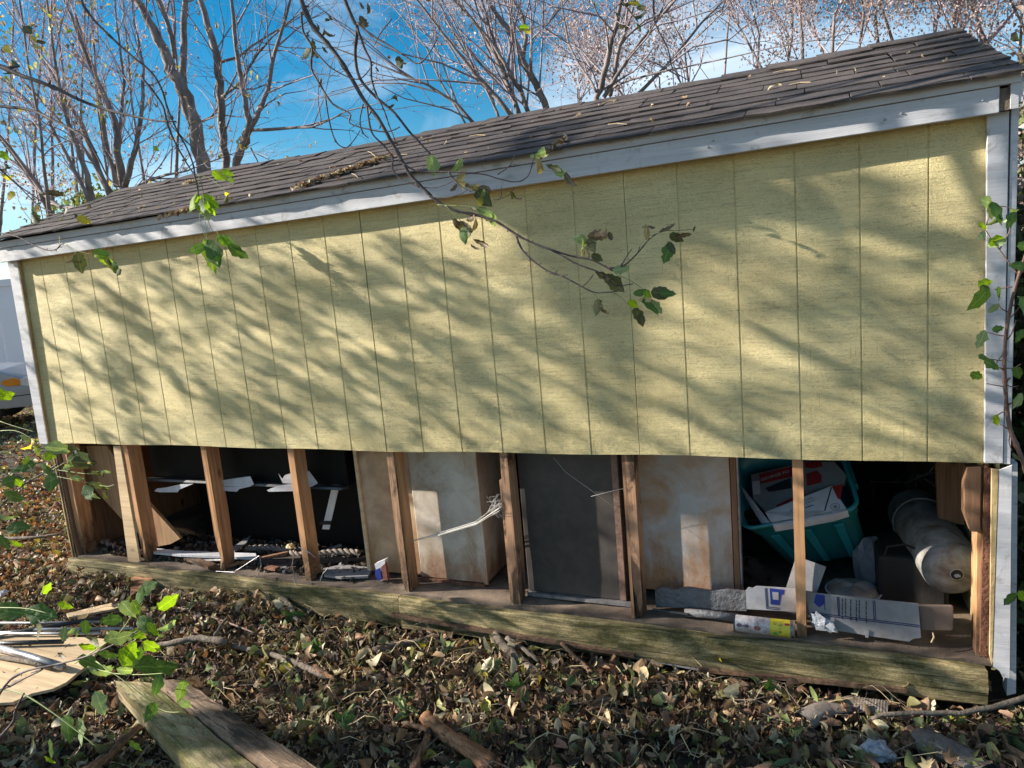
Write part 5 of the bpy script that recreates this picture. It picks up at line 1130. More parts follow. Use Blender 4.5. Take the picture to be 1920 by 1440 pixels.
tree('low spreading bare tree at the far left end of the roof', fan, 4.8, cfgB, 6, twig='pinktwig', leaf=dict(n=600, sp=.10, size=(.05, .10), cols=[(.38, .30, .16), (.45, .42, .10), (.18, .22, .06), (.30, .22, .14)]))
cfgC = dict(n=(10, 4, 3), len=(1.6, .8, .4), rad=(.012, .0055, .003), ang=(18, 48), wob=.4, up=.08, s0=.03)
fan = [c2((1168, 570, 13), (1110, 430, 13), (1050, 330, 13), (985, 180, 10), (900, 60, 8), (860, 0, 7)), c2((1045, 300, 9), (1060, 200, 8), (1040, 80, 7), (1000, 0, 6)), c2((1075, 590, 9), (1035, 470, 9), (1010, 440, 8), (960, 340, 7), (870, 200, 6), (720, 30, 4)),
       c2((1025, 590, 10), (985, 480, 9), (900, 280, 8), (800, 120, 6), (700, 0, 5)), c2((990, 600, 9), (880, 470, 9), (800, 380, 9), (700, 260, 6), (600, 130, 5), (500, 0, 4)), c2((920, 610, 6), (890, 520, 5), (780, 330, 5), (650, 100, 4), (610, 0, 3)),
       c2((795, 640, 7), (700, 530, 6), (560, 440, 5), (420, 380, 4), (270, 320, 3)), c2((750, 640, 4), (620, 420, 4), (550, 250, 3), (450, 120, 3), (350, 0, 2)), c2((960, 400, 6), (880, 160, 5), (830, 0, 4))]
tree('bushy clump of dark bare stems leaning left behind the middle of the ridge', fan, 5.2, cfgC, 7)
fan = [c2((1420, 505, 12), (1450, 430, 12), (1475, 330, 11), (1500, 200, 10), (1530, 110, 9), (1550, 0, 7)), c2((1420, 470, 6), (1380, 400, 5), (1330, 330, 4), (1280, 230, 4), (1250, 60, 3)), c2((1490, 490, 10), (1510, 400, 9), (1530, 280, 8), (1590, 120, 6), (1620, 0, 5)),
       c2((1460, 500, 8), (1560, 340, 7), (1650, 210, 6), (1740, 100, 5), (1830, 0, 4)), c2((1500, 450, 5), (1600, 410, 4), (1750, 370, 4), (1900, 340, 3)), c2((1640, 480, 7), (1760, 360, 6), (1850, 260, 5), (1960, 120, 4), (2080, 0, 3))]
tree('slim pale forking tree standing right of the ridge centre', fan, 4.4, dict(n=(6, 4, 3), len=(1.1, .6, .3), rad=(.012, .006, .004), ang=(25, 65), wob=.7, up=.02, s0=.05), 8)
# pinkish seed-laden shrubs at the right
cfgS = dict(n=(11, 5, 4), len=(1.3, .6, .3), rad=(.010, .005, .0028), ang=(15, 50), wob=.45, up=.12, s0=.02)
cS = [(.46, .36, .35), (.56, .46, .45), (.38, .28, .28), (.52, .44, .37), (.28, .21, .21)]
def shrub(label, px0, px1, yb, y, n, seed, dens, sz=(.028, .06), cols=cS, topv=-60, spread=90, w=(7, 3)):
    rr = random.Random(seed); st = []
    for k in range(n):
        u = px0+(px1-px0)*(k+rr.random())/n; v = yb(u); u2 = u+rr.uniform(-spread, spread*.6); st.append([(u, v+25, w[0]*rr.uniform(.6, 1.1)), (u*.6+u2*.4+rr.uniform(-15, 15), v*.55+topv*.45, w[0]*.6), (u2, topv, w[1])])
    return tree(label, st, y, cfgS, seed, twig='pinktwig', leaf=dict(n=dens, sp=.10, size=sz, cols=cols, seed=True), cat='tree')
ridge = lambda u: 57+(1800-u)*.195 if u < 1800 else 57+(u-1800)*.5
shrub('hazy pink twigged tree farthest off behind the ridge centre', 980, 1330, ridge, 11, 7, 31, 5000, (.04, .07), topv=120, w=(5, 2))
shrub('pinkish bare tree with open twigs left of the roof peak', 1290, 1560, ridge, 8, 6, 32, 5500, (.025, .055), topv=-10, w=(6, 3))
shrub('pale tree thick with dry seed clusters behind the roof peak', 1480, 1860, ridge, 7, 8, 33, 60000, (.02, .042))
shrub('dense tan twigged tree beyond the right end of the roof', 1760, 2080, ridge, 5.5, 7, 34, 45000, (.016, .036))
shrub('far bare tree with pink haze of twigs at the upper left', -60, 330, lambda u: 460-.28*u, 10, 9, 35, 2500, (.05, .09), topv=-40, spread=60)
# leafy shrub beyond the left corner and undergrowth beside the right end
def bush(label, c, r, n, size, cols, seed, name='bush', ns=10):
    root = thing(name, (c[0], c[1], hill(c[0], c[1])), label, 'bush'); rr = random.Random(seed); mb = MB()
    for k in range(ns):
        d = unit(np.array([rr.gauss(0, .5), rr.gauss(0, .5), 1])); P, RR = walk(np.array([c[0]+rr.uniform(-.4, .4)*r[0], c[1]+rr.uniform(-.4, .4)*r[1], hill(c[0], c[1])]), d, (c[2]-hill(c[0], c[1])+r[2])*rr.uniform(.6, 1), .012, .003, 7, rr, .4, .1); mb.tube(P, RR, 5)
        sprout(mb, P, RR, 0, rr, dict(n=(8, 4), len=(.45*r[2], .2*r[2]), rad=(.006, .003), ang=(30, 80), wob=.6, up=.05), [])
    props(mb.build('stems', M['bark'], root), kind='stuff')
    g = RN.normal(0, 1, (n, 3)); g /= np.linalg.norm(g, axis=1)[:, None]; g *= RN.uniform(.2, 1, (n, 1))**.45
    cl = np.array(c)+g*np.array(r)*(1+.22*np.sin(g[:, :1]*7+seed)*np.cos(g[:, 2:]*6)); cl = cl[cl[:, 2] > GZ]; n = len(cl)
    col = np.array(cols)[RN.integers(0, len(cols), n)]*RN.uniform(.6, 1.3, (n, 1)); o = scatter('leaves', TM[:11], cl, rand_rot(n, .9), RN.uniform(*size, n), col, M['grass'], parent=root)
    return root
q = at(8, 505, y=5.0); bush('leafy green shrub showing over the white fence at the left corner', (q[0]-.6, 7.5, q[2]+.2), (1.6, 1.2, 1.5), 7000, (.06, .12), [(.10, .16, .03), (.16, .22, .05), (.30, .28, .06)], 3)
gu = [(.05, .09, .025), (.08, .12, .035), (.13, .12, .06), (.11, .08, .055), (.20, .22, .08)]
bush('tangled dim undergrowth close beside the lower right corner of the shed', (5.35, .55, -.45), (.38, .8, .55), 5200, (.03, .07), gu, 4)
bush('taller tangle of brown and green bush behind the right corner board', (5.55, 1.3, .25), (.5, .9, .8), 10000, (.03, .07), gu, 5)
bush('dim brown thicket farther back beyond the right end of the shed', (6.0, 3.4, .3), (1.0, 1.0, 1.5), 12000, (.04, .09), gu[2:], 9)
bush('dry brown brush rising beyond the right roof corner', (5.9, 2.3, 1.0), (.8, .9, 1.2), 7500, (.03, .07), [(.36, .28, .24), (.46, .38, .34), (.24, .18, .15), (.12, .14, .05)], 6)

# ================================================================== BRANCHES NEAR THE LENS
def leaf_mesh(kind, mat, seed):
    r = random.Random(seed); mb = MB(); n = 9
    if kind == 'ovate': W = lambda s: .27*math.sin(math.pi*min(1, s**.72))**.9+(.04*math.sin(s*19) if .15 < s < .85 else 0); cu, cw = r.uniform(-.5, .5), r.uniform(-.5, .3)
    elif kind == 'lobed': W = lambda s: .27*math.sin(math.pi*s**.75)**.9+(.07*max(0, math.sin(s*14)) if .1 < s < .8 else 0); cu, cw = r.uniform(-.5, .8), r.uniform(-.7, .3)
    elif kind == 'curl': W = lambda s: .24*math.sin(math.pi*s)**.7+.05*math.sin(s*23); cu, cw = r.uniform(1.2, 2.4)*r.choice((-1, 1)), r.uniform(1.5, 3)*r.choice((-1, 1))
    else: W = lambda s: .14*math.sin(math.pi*s)**.7+.03*math.sin(s*29); cu, cw = r.uniform(1, 2.4)*r.choice((-1, 1)), r.uniform(2, 4)
    tw = r.uniform(-1.2, 1.2); uv = []
    for i in range(n):
        s = i/(n-1); a = cu*s; x = s*math.cos(a*.5); zc = s*math.sin(a*.5)
        for k in (-1, -.5, 0, .5, 1):
            w = max(0, W(s))*k*(1+(r.random()-.5)*.25*(abs(k) == 1)); mb.v.append((x, w*math.cos(cw*abs(w)), zc+math.copysign(1, cw)*abs(cw)*w*w*.9+tw*w*(s-.3)*.5+r.uniform(-.008, .008)+.02*math.sin(s*16+abs(k)*3)))
            uv.append((w*1.6, s))
    for i in range(n-1):
        for k in range(4): a = 5*i+k; mb.f.append((a, a+5, a+6, a+1)); mb.mi.append(0)
    me = bpy.data.meshes.new('leaf'); me.from_pydata(mb.v, [], mb.f); me.materials.append(mat); me.polygons.foreach_set('use_smooth', [True]*len(mb.f))
    ul = me.uv_layers.new(name='UVMap'); 
    for li, lp in enumerate(me.loops): ul.data[li].uv = uv[lp.vertex_index]
    me.update(); return me
LM = {}
for code, kinds, mt in (('B', ('ovate', 'lobed'), 'lf_bright'), ('G', ('ovate', 'ovate', 'lobed'), 'lf_green'), ('P', ('ovate', 'lobed', 'curl'), 'lf_pale'), ('O', ('curl', 'crisp', 'lobed'), 'lf_olive'), ('D', ('curl', 'crisp', 'crisp'), 'lf_brown'), ('Y', ('lobed', 'curl'), 'lf_yellow'), ('T', ('curl', 'crisp'), 'lf_tan')):
    LM[code] = [leaf_mesh(k, M[mt], i*7+ord(code)) for i, k in enumerate(kinds*2)]
rl = random.Random(17)
def put_leaf(parent, u, v, y, size, ang, code, name='leaf', tilt=.6):
    """leaf hanging from the point seen at u,v; ang = direction of its tip in the picture, 0 right, -90 down"""
    p = at(u, v, y=y); s = px2m(size, p); a = math.radians(ang); ax = RT*math.cos(a)+UP*math.sin(a)+FW*rl.uniform(-tilt, tilt)*.7; ax = unit(ax)
    nn = -FW+RT*rl.uniform(-tilt, tilt)+UP*rl.uniform(-tilt, tilt); nn = unit(nn-ax*(nn@ax)); b_ = np.cross(nn, ax)
    o = bpy.data.objects.new(name, rl.choice(LM[code])); C.objects.link(o); o.parent = parent
    mm = Matrix(((ax[0], b_[0], nn[0], 0), (ax[1], b_[1], nn[1], 0), (ax[2], b_[2], nn[2], 0), (0, 0, 0, 1)))@Matrix.Diagonal((s, s, s, 1)); mm.translation = Vector(p-ax*s*.1-WLOC[parent.name]); o.matrix_local = mm
    return o
def branch(parent, pts, y, w0, w1, mat='darkbark', name='branch', dy=0, knots=True):
    P = []; RR = []; n = len(pts); rr = random.Random(int(pts[0][0]*7+pts[0][1]))
    for j, q in enumerate(pts):
        p = at(q[0], q[1], y=y+dy*j/max(1, n-1)); P.append(p); RR.append(px2m(w0+(w1-w0)*j/max(1, n-1), p)/2)
    Q = []; R3 = []
    for j in range(n-1):
        for i in range(4):      # Catmull-Rom
            f = i/4; a, b, c_, d = P[max(j-1, 0)], P[j], P[j+1], P[min(j+2, n-1)]
            Q.append(.5*((2*b)+(c_-a)*f+(2*a-5*b+4*c_-d)*f*f+(3*b-a-3*c_+d)*f**3)); R3.append((RR[j]*(1-f)+RR[j+1]*f)*(1.35 if knots and rr.random() < .14 else 1))
    Q.append(P[-1]); R3.append(RR[-1]); mb = MB(); mb.tube(Q, R3, 7, jit=.1, rng=rr)
    if knots:
        for k in range(2, len(Q)-2, 3):
            if rr.random() < .55: d = unit(Q[k+1]-Q[k]); mb.tube([Q[k], Q[k]+(rand_perp(d, rr)+d*.6)*R3[k]*rr.uniform(2, 4)], [R3[k]*.7, R3[k]*.3], 5)
    return mb.build(name, M[mat], parent, smooth=True)
# the tree that overhangs the yard: its trunk is out of frame to the left and behind, its hanging shoots are in view
YB = -.62
shade = thing('overhanging_tree', (-6.2, -3.6, GZ), 'tree whose thin dark shoots and withered leaves hang before the shed', 'tree')
mb = MB(); mb.tube([(-6.2, -3.6, GZ-.1), (-6.1, -3.5, .6), (-5.8, -3.4, 2.0), (-5.5, -3.3, 4.4), (-5.2, -3.25, 6.2)], [.20, .16, .14, .10, .07], 12, jit=.08); mb.build('trunk', M['treebark'], shade, smooth=True)
def limb(pts, r0, r1):
    mb = MB(); mb.tube(pts, [r0+(r1-r0)*i/(len(pts)-1) for i in range(len(pts))], 8, jit=.1); return mb.build('limb', M['darkbark'], shade, smooth=True)
tp = at(560, -40, y=YB); tq = at(640, -40, y=YB)
limb([(-5.2, -3.25, 6.2), (-3, -2.3, 6.3), (-1, -1.5, 5.6), (.5, -.9, 4.4), tuple(tp+np.array([-.2, 0, .5])), tuple(tp)], .07, .012)
limb([(-1, -1.5, 5.6), (.6, -.9, 4.7), tuple(tq+np.array([-.1, 0, .6])), tuple(tq)], .04, .010)
Z = lambda pts, ox, oy, s: [(ox+a/s, oy+b/s) for a, b in pts]
K = 4.363
b1 = branch(shade, [(560, -40), (565, 0), (585, 46), (608, 75), (631, 103), (659, 147), (684, 190), (709, 222), (734, 266), (757, 307), (769, 328), (790, 350), (819, 377), (852, 394), (892, 403), (925, 413), (946, 425), (973, 443), (1003, 457), (1033, 468), (1071, 480), (1111, 488), (1149, 508)], YB, 9, 3, dy=.12)
branch(shade, [(1141, 503), (1160, 501), (1174, 495), (1196, 474), (1214, 452), (1231, 439)], YB+.12, 4, 1.5)
branch(shade, [(1164, 501), (1174, 482), (1185, 467)], YB+.12, 2.5, 1.5); branch(shade, [(1196, 474), (1200, 462)], YB+.12, 2, 1.2)
branch(shade, [(966, 439), (979, 468), (994, 484), (1014, 500), (1035, 512), (1052, 517), (1074, 528), (1092, 538), (1110, 547), (1128, 549), (1157, 546)], YB+.1, 4, 2.2)
branch(shade, [(1092, 538), (1104, 526), (1113, 514)], YB+.1, 2.2, 1.5); branch(shade, [(1052, 517), (1065, 515)], YB+.1, 2, 1.5)
branch(shade, [(1033, 468), (1060, 483), (1084, 496), (1120, 509), (1140, 524), (1157, 536), (1187, 532)], YB+.1, 3.5, 1.8)
branch(shade, [(640, -40), (647, 0), (663, 39), (670, 53), (666, 103), (675, 147), (704, 181), (739, 211), (766, 245), (789, 270), (807, 289)], YB, 8, 3.5, dy=.05)
branch(shade, [(670, 53), (684, 92), (695, 115), (697, 149), (707, 181), (718, 202), (730, 236), (741, 264)], YB, 5, 2)
branch(shade, [(670, 43), (697, 66), (732, 87), (760, 106), (785, 119), (806, 98), (821, 69)], YB, 4, 2)
branch(shade, [(565, 23), (569, 60), (585, 89), (584, 128), (601, 160), (624, 195), (656, 213), (656, 231), (693, 243), (726, 247), (750, 238)], YB-.05, 4.5, 2)
branch(shade, [(610, 179), (617, 225), (629, 264), (647, 277), (662, 265), (675, 245)], YB-.05, 3, 1.6)
branch(shade, [(681, 195), (675, 225), (680, 248), (691, 259)], YB, 3, 1.8)
branch(shade, [(688, 199), (697, 248), (720, 273), (736, 296), (736, 316), (750, 334), (769, 343), (786, 351)], YB, 3.5, 2.5)
branch(shade, [(585, 89), (605, 112), (625, 130), (660, 147), (680, 145), (700, 120)], YB, 3, 1.8)
branch(shade, [(735, 35), (715, 60), (702, 85)], YB, 2.5, 1.5)
branch(shade, [(757, 307), (775, 318), (805, 322), (841, 322), (875, 324), (908, 327), (935, 335), (968, 341), (990, 330), (999, 303), (1004, 290)], YB+.02, 3.4, 1.6)
branch(shade, [(933, 327), (952, 314), (962, 300), (966, 288)], YB+.02, 2.4, 1.4); branch(shade, [(841, 322), (852, 338), (866, 350), (884, 360)], YB+.02, 3, 1.5)
branch(shade, [(787, 351), (815, 352), (838, 345), (852, 338)], YB+.02, 2, 1.4); branch(shade, [(800, 366), (830, 372), (856, 366), (878, 356)], YB+.02, 2, 1.2)
branch(shade, [(940, 350), (938, 372), (925, 374)], YB+.02, 2, 1.2); branch(shade, [(938, 372), (955, 365), (964, 352)], YB+.02, 1.6, 1.2)
branch(shade, [(1004, 320), (1030, 320), (1052, 325)], YB+.02, 1.2, .8, 'greenstem'); branch(shade, [(835, 385), (850, 400), (862, 412)], YB+.05, 1.6, 1, 'greenstem')
branch(shade, [(820, 384), (860, 386), (895, 388)], YB+.05, 1.4, .9, 'greenstem'); branch(shade, [(1146, 546), (1162, 556), (1178, 570)], YB+.1, 2, 1.2, 'greenstem'); branch(shade, [(1110, 548), (1118, 556), (1124, 564)], YB+.1, 1.6, 1, 'greenstem')
branch(shade, [(1150, 512), (1180, 525), (1200, 538), (1212, 548)], YB+.12, 1.8, 1, 'greenstem'); branch(shade, [(1222, 442), (1238, 436), (1252, 432), (1272, 432), (1302, 430)], YB+.12, 1.4, .8); branch(shade, [(1095, 478), (1100, 462), (1112, 452), (1130, 440)], YB+.1, 1.6, 1)
L1 = [(617, 28, 22, -80, 'D'), (612, 35, 14, -60, 'O'), (628, 66, 28, -85, 'D'), (600, 66, 26, -60, 'D'), (605, 88, 20, -70, 'O'), (586, 75, 30, -70, 'O'), (580, 92, 26, -140, 'O'), (594, 60, 22, -40, 'D'), (575, 62, 18, -20, 'D'), (592, 100, 20, -60, 'D'), (675, 5, 20, -70, 'D'), (690, 8, 18, -60, 'D'), (676, 32, 30, -60, 'D'), (686, 45, 24, -75, 'O'),
      (603, 146, 22, -85, 'D'), (729, 105, 26, -80, 'D'), (745, 108, 24, -60, 'O'), (756, 118, 18, -50, 'D'), (704, 126, 14, -40, 'D'), (741, 180, 30, -95, 'O'), (738, 196, 20, -130, 'D'), (648, 125, 16, -100, 'D'), (800, 0, 24, -60, 'D'), (869, 14, 20, -90, 'D'),
      (808, 294, 32, -75, 'P'), (865, 300, 28, -110, 'P'), (872, 318, 24, -100, 'T'), (862, 342, 24, -30, 'T'), (856, 346, 26, -110, 'D'), (880, 350, 26, -20, 'T'), (876, 345, 22, -70, 'D'), (898, 352, 28, 10, 'D'), (895, 360, 34, -45, 'O'), (908, 358, 30, -70, 'P'), (900, 372, 16, -90, 'Y'), (958, 360, 28, -60, 'O'), (967, 372, 16, -30, 'D'), (882, 388, 22, -40, 'O'), (897, 390, 46, -12, 'P'),
      (1003, 296, 26, -60, 'T'), (1010, 300, 26, -85, 'T'), (996, 292, 24, -20, 'P'), (1026, 310, 28, -15, 'O'), (1040, 312, 22, -50, 'G'), (1052, 322, 24, -30, 'P'), (1062, 326, 30, -75, 'D'), (1010, 288, 34, 15, 'P'),
      (850, 412, 30, -60, 'D'), (864, 415, 24, -40, 'D'), (876, 412, 20, 10, 'D'), (868, 428, 26, -85, 'G'), (878, 430, 40, -60, 'D'), (890, 450, 30, -20, 'D'), (884, 460, 26, -60, 'D'), (872, 425, 30, -50, 'O'),
      (1079, 446, 24, -20, 'P'), (1092, 448, 22, -60, 'P'), (1094, 462, 20, -50, 'T'), (1104, 450, 24, -60, 'O'), (1105, 443, 34, 8, 'D'), (1132, 440, 16, 30, 'D'), (1142, 436, 16, -70, 'D'), (1090, 468, 14, -70, 'T'),
      (1111, 478, 20, -30, 'O'), (1205, 424, 22, -70, 'T'), (1212, 425, 22, -100, 'T'), (1216, 424, 18, -40, 'D'), (1238, 434, 26, 5, 'D'), (1258, 440, 24, -30, 'O'), (1266, 446, 28, 30, 'D'), (1256, 460, 34, -110, 'G'), (1254, 455, 22, -60, 'O'), (1300, 434, 12, 80, 'D'),
      (1152, 508, 26, 15, 'P'), (1120, 512, 46, -30, 'O'), (1140, 520, 36, -35, 'O'), (1130, 515, 26, -50, 'D'), (1122, 563, 26, -90, 'O'), (1118, 568, 20, -60, 'T'), (1126, 580, 18, -20, 'D'), (1180, 565, 20, -30, 'B'), (1190, 550, 24, 5, 'G'), (1212, 546, 20, -80, 'B'), (1200, 562, 30, 0, 'T'), (1210, 560, 34, -50, 'G'), (1222, 566, 26, -50, 'P'), (1190, 580, 26, -50, 'O'), (1200, 590, 22, -70, 'O'), (1224, 548, 34, -5, 'O'), (1240, 550, 24, -5, 'G')]
for q in L1: put_leaf(shade, *q[:2], YB+.05+(q[0]-600)*.0001, q[2]*(1.3 if q[0] > 780 else 1.1), *q[3:])
# hanging shoot with bright leaves at the left, and the others at the upper left
YV = -.75
limb([(-5.2, -3.25, 6.1), (-3.4, -2.2, 6.0), (-1.8, -1.4, 5.0), tuple(at(150, -60, y=YV))], .05, .010)
branch(shade, [(150, -60), (153, 0), (166, 24), (182, 44), (215, 76), (248, 106), (272, 124), (292, 146), (305, 172), (313, 200), (330, 240), (350, 277), (362, 308), (365, 328), (370, 350), (372, 368)], YV, 5, 2.4)
branch(shade, [(266, 146), (290, 175), (306, 200), (314, 232), (328, 266), (342, 292), (357, 317), (366, 328)], YV+.02, 4.5, 2.5)
branch(shade, [(374, 328), (380, 355), (384, 385), (388, 408), (400, 437)], YV, 1.6, 1.2, 'redbark'); branch(shade, [(372, 330), (374, 400), (378, 425), (388, 450), (390, 462)], YV, 1.2, .9, 'greenstem'); branch(shade, [(384, 405), (387, 440), (391, 460)], YV, 1.0, .8, 'greenstem'); branch(shade, [(405, 430), (412, 445)], YV, 1.4, 1, 'greenstem')
branch(shade, [(370, 328), (395, 335), (415, 352), (428, 362)], YV, 1.2, .8, 'greenstem')
for q in [(372, 368, 42, -135, 'B'), (376, 370, 36, -100, 'B'), (380, 372, 34, -80, 'P'), (382, 368, 40, -40, 'B'), (388, 378, 34, -55, 'B'), (384, 392, 26, -70, 'P'), (400, 322, 26, -40, 'B'), (416, 320, 26, -20, 'B'), (430, 334, 18, -40, 'B'), (420, 328, 16, -60, 'B'), (424, 360, 24, -50, 'Y'), (436, 370, 24, -80, 'D'), (426, 368, 20, -100, 'O'),
          (385, 455, 68, -85, 'B'), (392, 455, 60, -62, 'G'), (382, 462, 34, -150, 'G'), (404, 478, 26, -70, 'B'), (410, 444, 42, -30, 'G'), (430, 462, 44, -35, 'G'), (414, 446, 24, -50, 'B')]: put_leaf(shade, *q[:2], YV, *q[2:])
branch(shade, [(-60, 100), (0, 124), (36, 140), (73, 153), (110, 168), (146, 186), (182, 200), (219, 211), (256, 219), (292, 226), (330, 228)], YV-.1, 9, 3)
branch(shade, [(-60, 190), (0, 199), (47, 204), (78, 214), (109, 230), (138, 244), (164, 262), (186, 300), (204, 335), (225, 350)], YV-.1, 6, 2.5)
branch(shade, [(-60, 260), (0, 317), (14, 330), (29, 343), (50, 364), (73, 386), (100, 398)], YV-.1, 3.4, 2)
branch(shade, [(-60, 425), (0, 437), (36, 445), (60, 458), (84, 468), (96, 469), (106, 467), (114, 459), (121, 456)], YV, 3, 1.8); branch(shade, [(112, 461), (111, 443)], YV, 1.4, 1, 'lf_tan')
branch(shade, [(121, 457), (145, 470), (175, 478)], YV, 1.2, .8, 'greenstem'); branch(shade, [(121, 457), (135, 468), (145, 478)], YV, 1.2, .8, 'greenstem')
for q in [(146, 478, 40, -80, 'O'), (140, 484, 24, -120, 'D'), (176, 474, 34, -8, 'G'), (188, 484, 26, -20, 'B'), (196, 484, 44, -45, 'O'), (214, 492, 26, -90, 'G'), (225, 505, 18, -130, 'O'), (178, 478, 20, -10, 'B'),
          (46, 50, 30, -40, 'O'), (60, 70, 34, -30, 'Y'), (66, 76, 30, -20, 'D'), (24, 115, 34, -60, 'O'), (32, 130, 34, -85, 'O'), (8, 85, 24, -50, 'Y'), (10, 310, 36, -60, 'O'), (22, 330, 30, -50, 'Y'), (20, 360, 26, -70, 'Y'), (0, 285, 26, -40, 'B'), (86, 360, 30, -20, 'D'), (68, 385, 34, -15, 'D'), (90, 362, 20, -140, 'D'), (62, 398, 38, -70, 'O'), (124, 392, 40, -75, 'O'), (140, 402, 30, -60, 'O'), (146, 408, 26, -20, 'Y'), (168, 385, 28, -80, 'D'),
          (95, 30, 18, -40, 'Y'), (60, 85, 18, -20, 'T'), (126, 58, 14, 0, 'B'), (172, 0, 26, -60, 'O'), (280, 20, 22, -50, 'D'), (330, 125, 16, 0, 'Y'), (190, 215, 18, 0, 'Y'), (288, 275, 16, -40, 'B')]: put_leaf(shade, *q[:2], YV-.05, *q[2:])
YT = -.5
for q in [(1115, 4, 24, -70, 'O'), (1168, 8, 30, 0, 'O'), (1180, 4, 26, -15, 'Y'), (1195, 14, 24, -10, 'O'), (1155, 24, 20, -60, 'O'), (1172, 48, 24, -160, 'D'), (1190, 32, 24, 5, 'O'), (1194, 44, 20, -60, 'O'), (975, 52, 22, 10, 'B'), (985, 55, 18, -50, 'Y'), (1058, 72, 14, -60, 'D'), (1510, 0, 12, -100, 'D')]: put_leaf(shade, *q[:2], YT, *q[2:])
branch(shade, [(1150, -60), (1160, -10), (1175, 14), (1196, 40)], YT, 4, 2); branch(shade, [(1226, -40), (1226, 30), (1236, 60), (1252, 90), (1262, 130), (1290, 150)], YT, 3.4, 1.5); branch(shade, [(1170, 0), (1140, 30), (1132, 60), (1150, 75)], YT, 2, 1.2)
limb([(.5, -.9, 4.4), (1.6, -.6, 3.9), tuple(at(1150, -60, y=YT)), tuple(at(1226, -40, y=YT))], .03, .008)
branch(shade, [(880, -40), (905, 40), (960, 60), (1010, 50)], YT, 2.5, 1.2)

# ---- right-hand sapling
YR = -.16
vine = thing('sapling', tuple(at(1925, 1000, y=YR)*np.array([1, 1, 0])+np.array([0, 0, GZ])), 'slender red stemmed sapling with round green leaves in front of the right corner board', 'sapling')
branch(vine, [(1950, 1200), (1940, 960), (1926, 890), (1914, 856), (1902, 826), (1894, 805), (1889, 775), (1886, 745), (1884, 715), (1883, 686), (1884, 655), (1886, 627), (1892, 590), (1898, 560), (1906, 530), (1914, 504), (1925, 470), (1935, 430)], YR, 9, 5, 'redbark', 'stem')
for s in ([(1908, 514), (1890, 490), (1874, 468), (1858, 447), (1846, 429), (1838, 425)], [(1898, 538), (1880, 540), (1862, 543)], [(1890, 585), (1880, 580), (1872, 572)], [(1886, 630), (1870, 628), (1850, 622)], [(1884, 676), (1868, 675), (1852, 672)], [(1884, 725), (1865, 722), (1850, 719)], [(1888, 770), (1875, 775), (1868, 782)], [(1893, 806), (1880, 798), (1874, 795)], [(1885, 660), (1874, 672), (1866, 684)], [(1890, 600), (1900, 590), (1912, 575)], [(1884, 690), (1900, 690), (1915, 682)], [(1894, 812), (1892, 830), (1898, 846)], [(1886, 640), (1897, 625), (1905, 600)], [(1884, 720), (1896, 725), (1910, 724)], [(1874, 468), (1890, 440), (1905, 400)], [(1846, 429), (1860, 395), (1880, 387), (1900, 392)]):
    branch(vine, s, YR, 2.6, 1.4, 'redbark', 'stem', knots=False)
for q in [(1840, 375, 40, -10, 'P'), (1858, 382, 34, -75, 'P'), (1862, 382, 50, -70, 'G'), (1874, 400, 36, -100, 'P'), (1836, 420, 24, -20, 'B'), (1846, 435, 24, -130, 'P'), (1856, 455, 34, 20, 'B'), (1884, 450, 36, -150, 'P'), (1902, 400, 38, -120, 'G'), (1896, 395, 44, -30, 'P'), (1925, 462, 34, 180, 'G'), (1925, 500, 34, 170, 'G'), (1852, 545, 56, -130, 'G'), (1836, 534, 32, 15, 'B'), (1840, 538, 24, -30, 'O'), (1872, 540, 30, -70, 'G'), (1872, 572, 26, -140, 'P'),
          (1846, 622, 38, -110, 'P'), (1862, 618, 26, 10, 'G'), (1836, 668, 24, -10, 'G'), (1848, 676, 32, -40, 'G'), (1822, 700, 32, -20, 'G'), (1866, 780, 26, -60, 'B'), (1920, 560, 50, -110, 'G'), (1918, 620, 30, -120, 'G'), (1905, 690, 30, -60, 'G'), (1915, 740, 34, -110, 'P'), (1900, 850, 20, -60, 'O'), (1905, 1115, 34, -140, 'G'), (1912, 1110, 26, -60, 'B')]: put_leaf(vine, *q[:2], YR-.02, *q[2:], tilt=.4)

# ---- left saplings
YL = -1.42
sap = thing('sapling', tuple(at(-40, 1400, y=-1.3)*np.array([1, 1, 0])+np.array([0, 0, GZ])), 'low green leafed sapling spreading over the plywood and rods at the lower left', 'sapling')
for s, w in (([(-60, 1420), (0, 1300), (40, 1262), (110, 1245), (165, 1230), (220, 1205), (262, 1180)], 5), ([(0, 1292), (40, 1300), (90, 1330), (150, 1375), (180, 1400)], 3), ([(165, 1250), (210, 1262), (260, 1265), (310, 1262)], 2.4), ([(140, 1244), (185, 1215), (225, 1185), (250, 1150), (268, 1130)], 2.6), ([(-40, 1420), (20, 1360), (30, 1330), (45, 1300)], 6), ([(-30, 1300), (10, 1290), (40, 1275), (80, 1255), (58, 1262)], 4), ([(-40, 1140), (40, 1140), (90, 1150)], 2), ([(180, 1240), (240, 1282), (300, 1330), (340, 1335)], 2)):
    branch(sap, s, YL, w, w*.5, 'darkbark' if w > 3.5 else 'greenstem', 'stem')
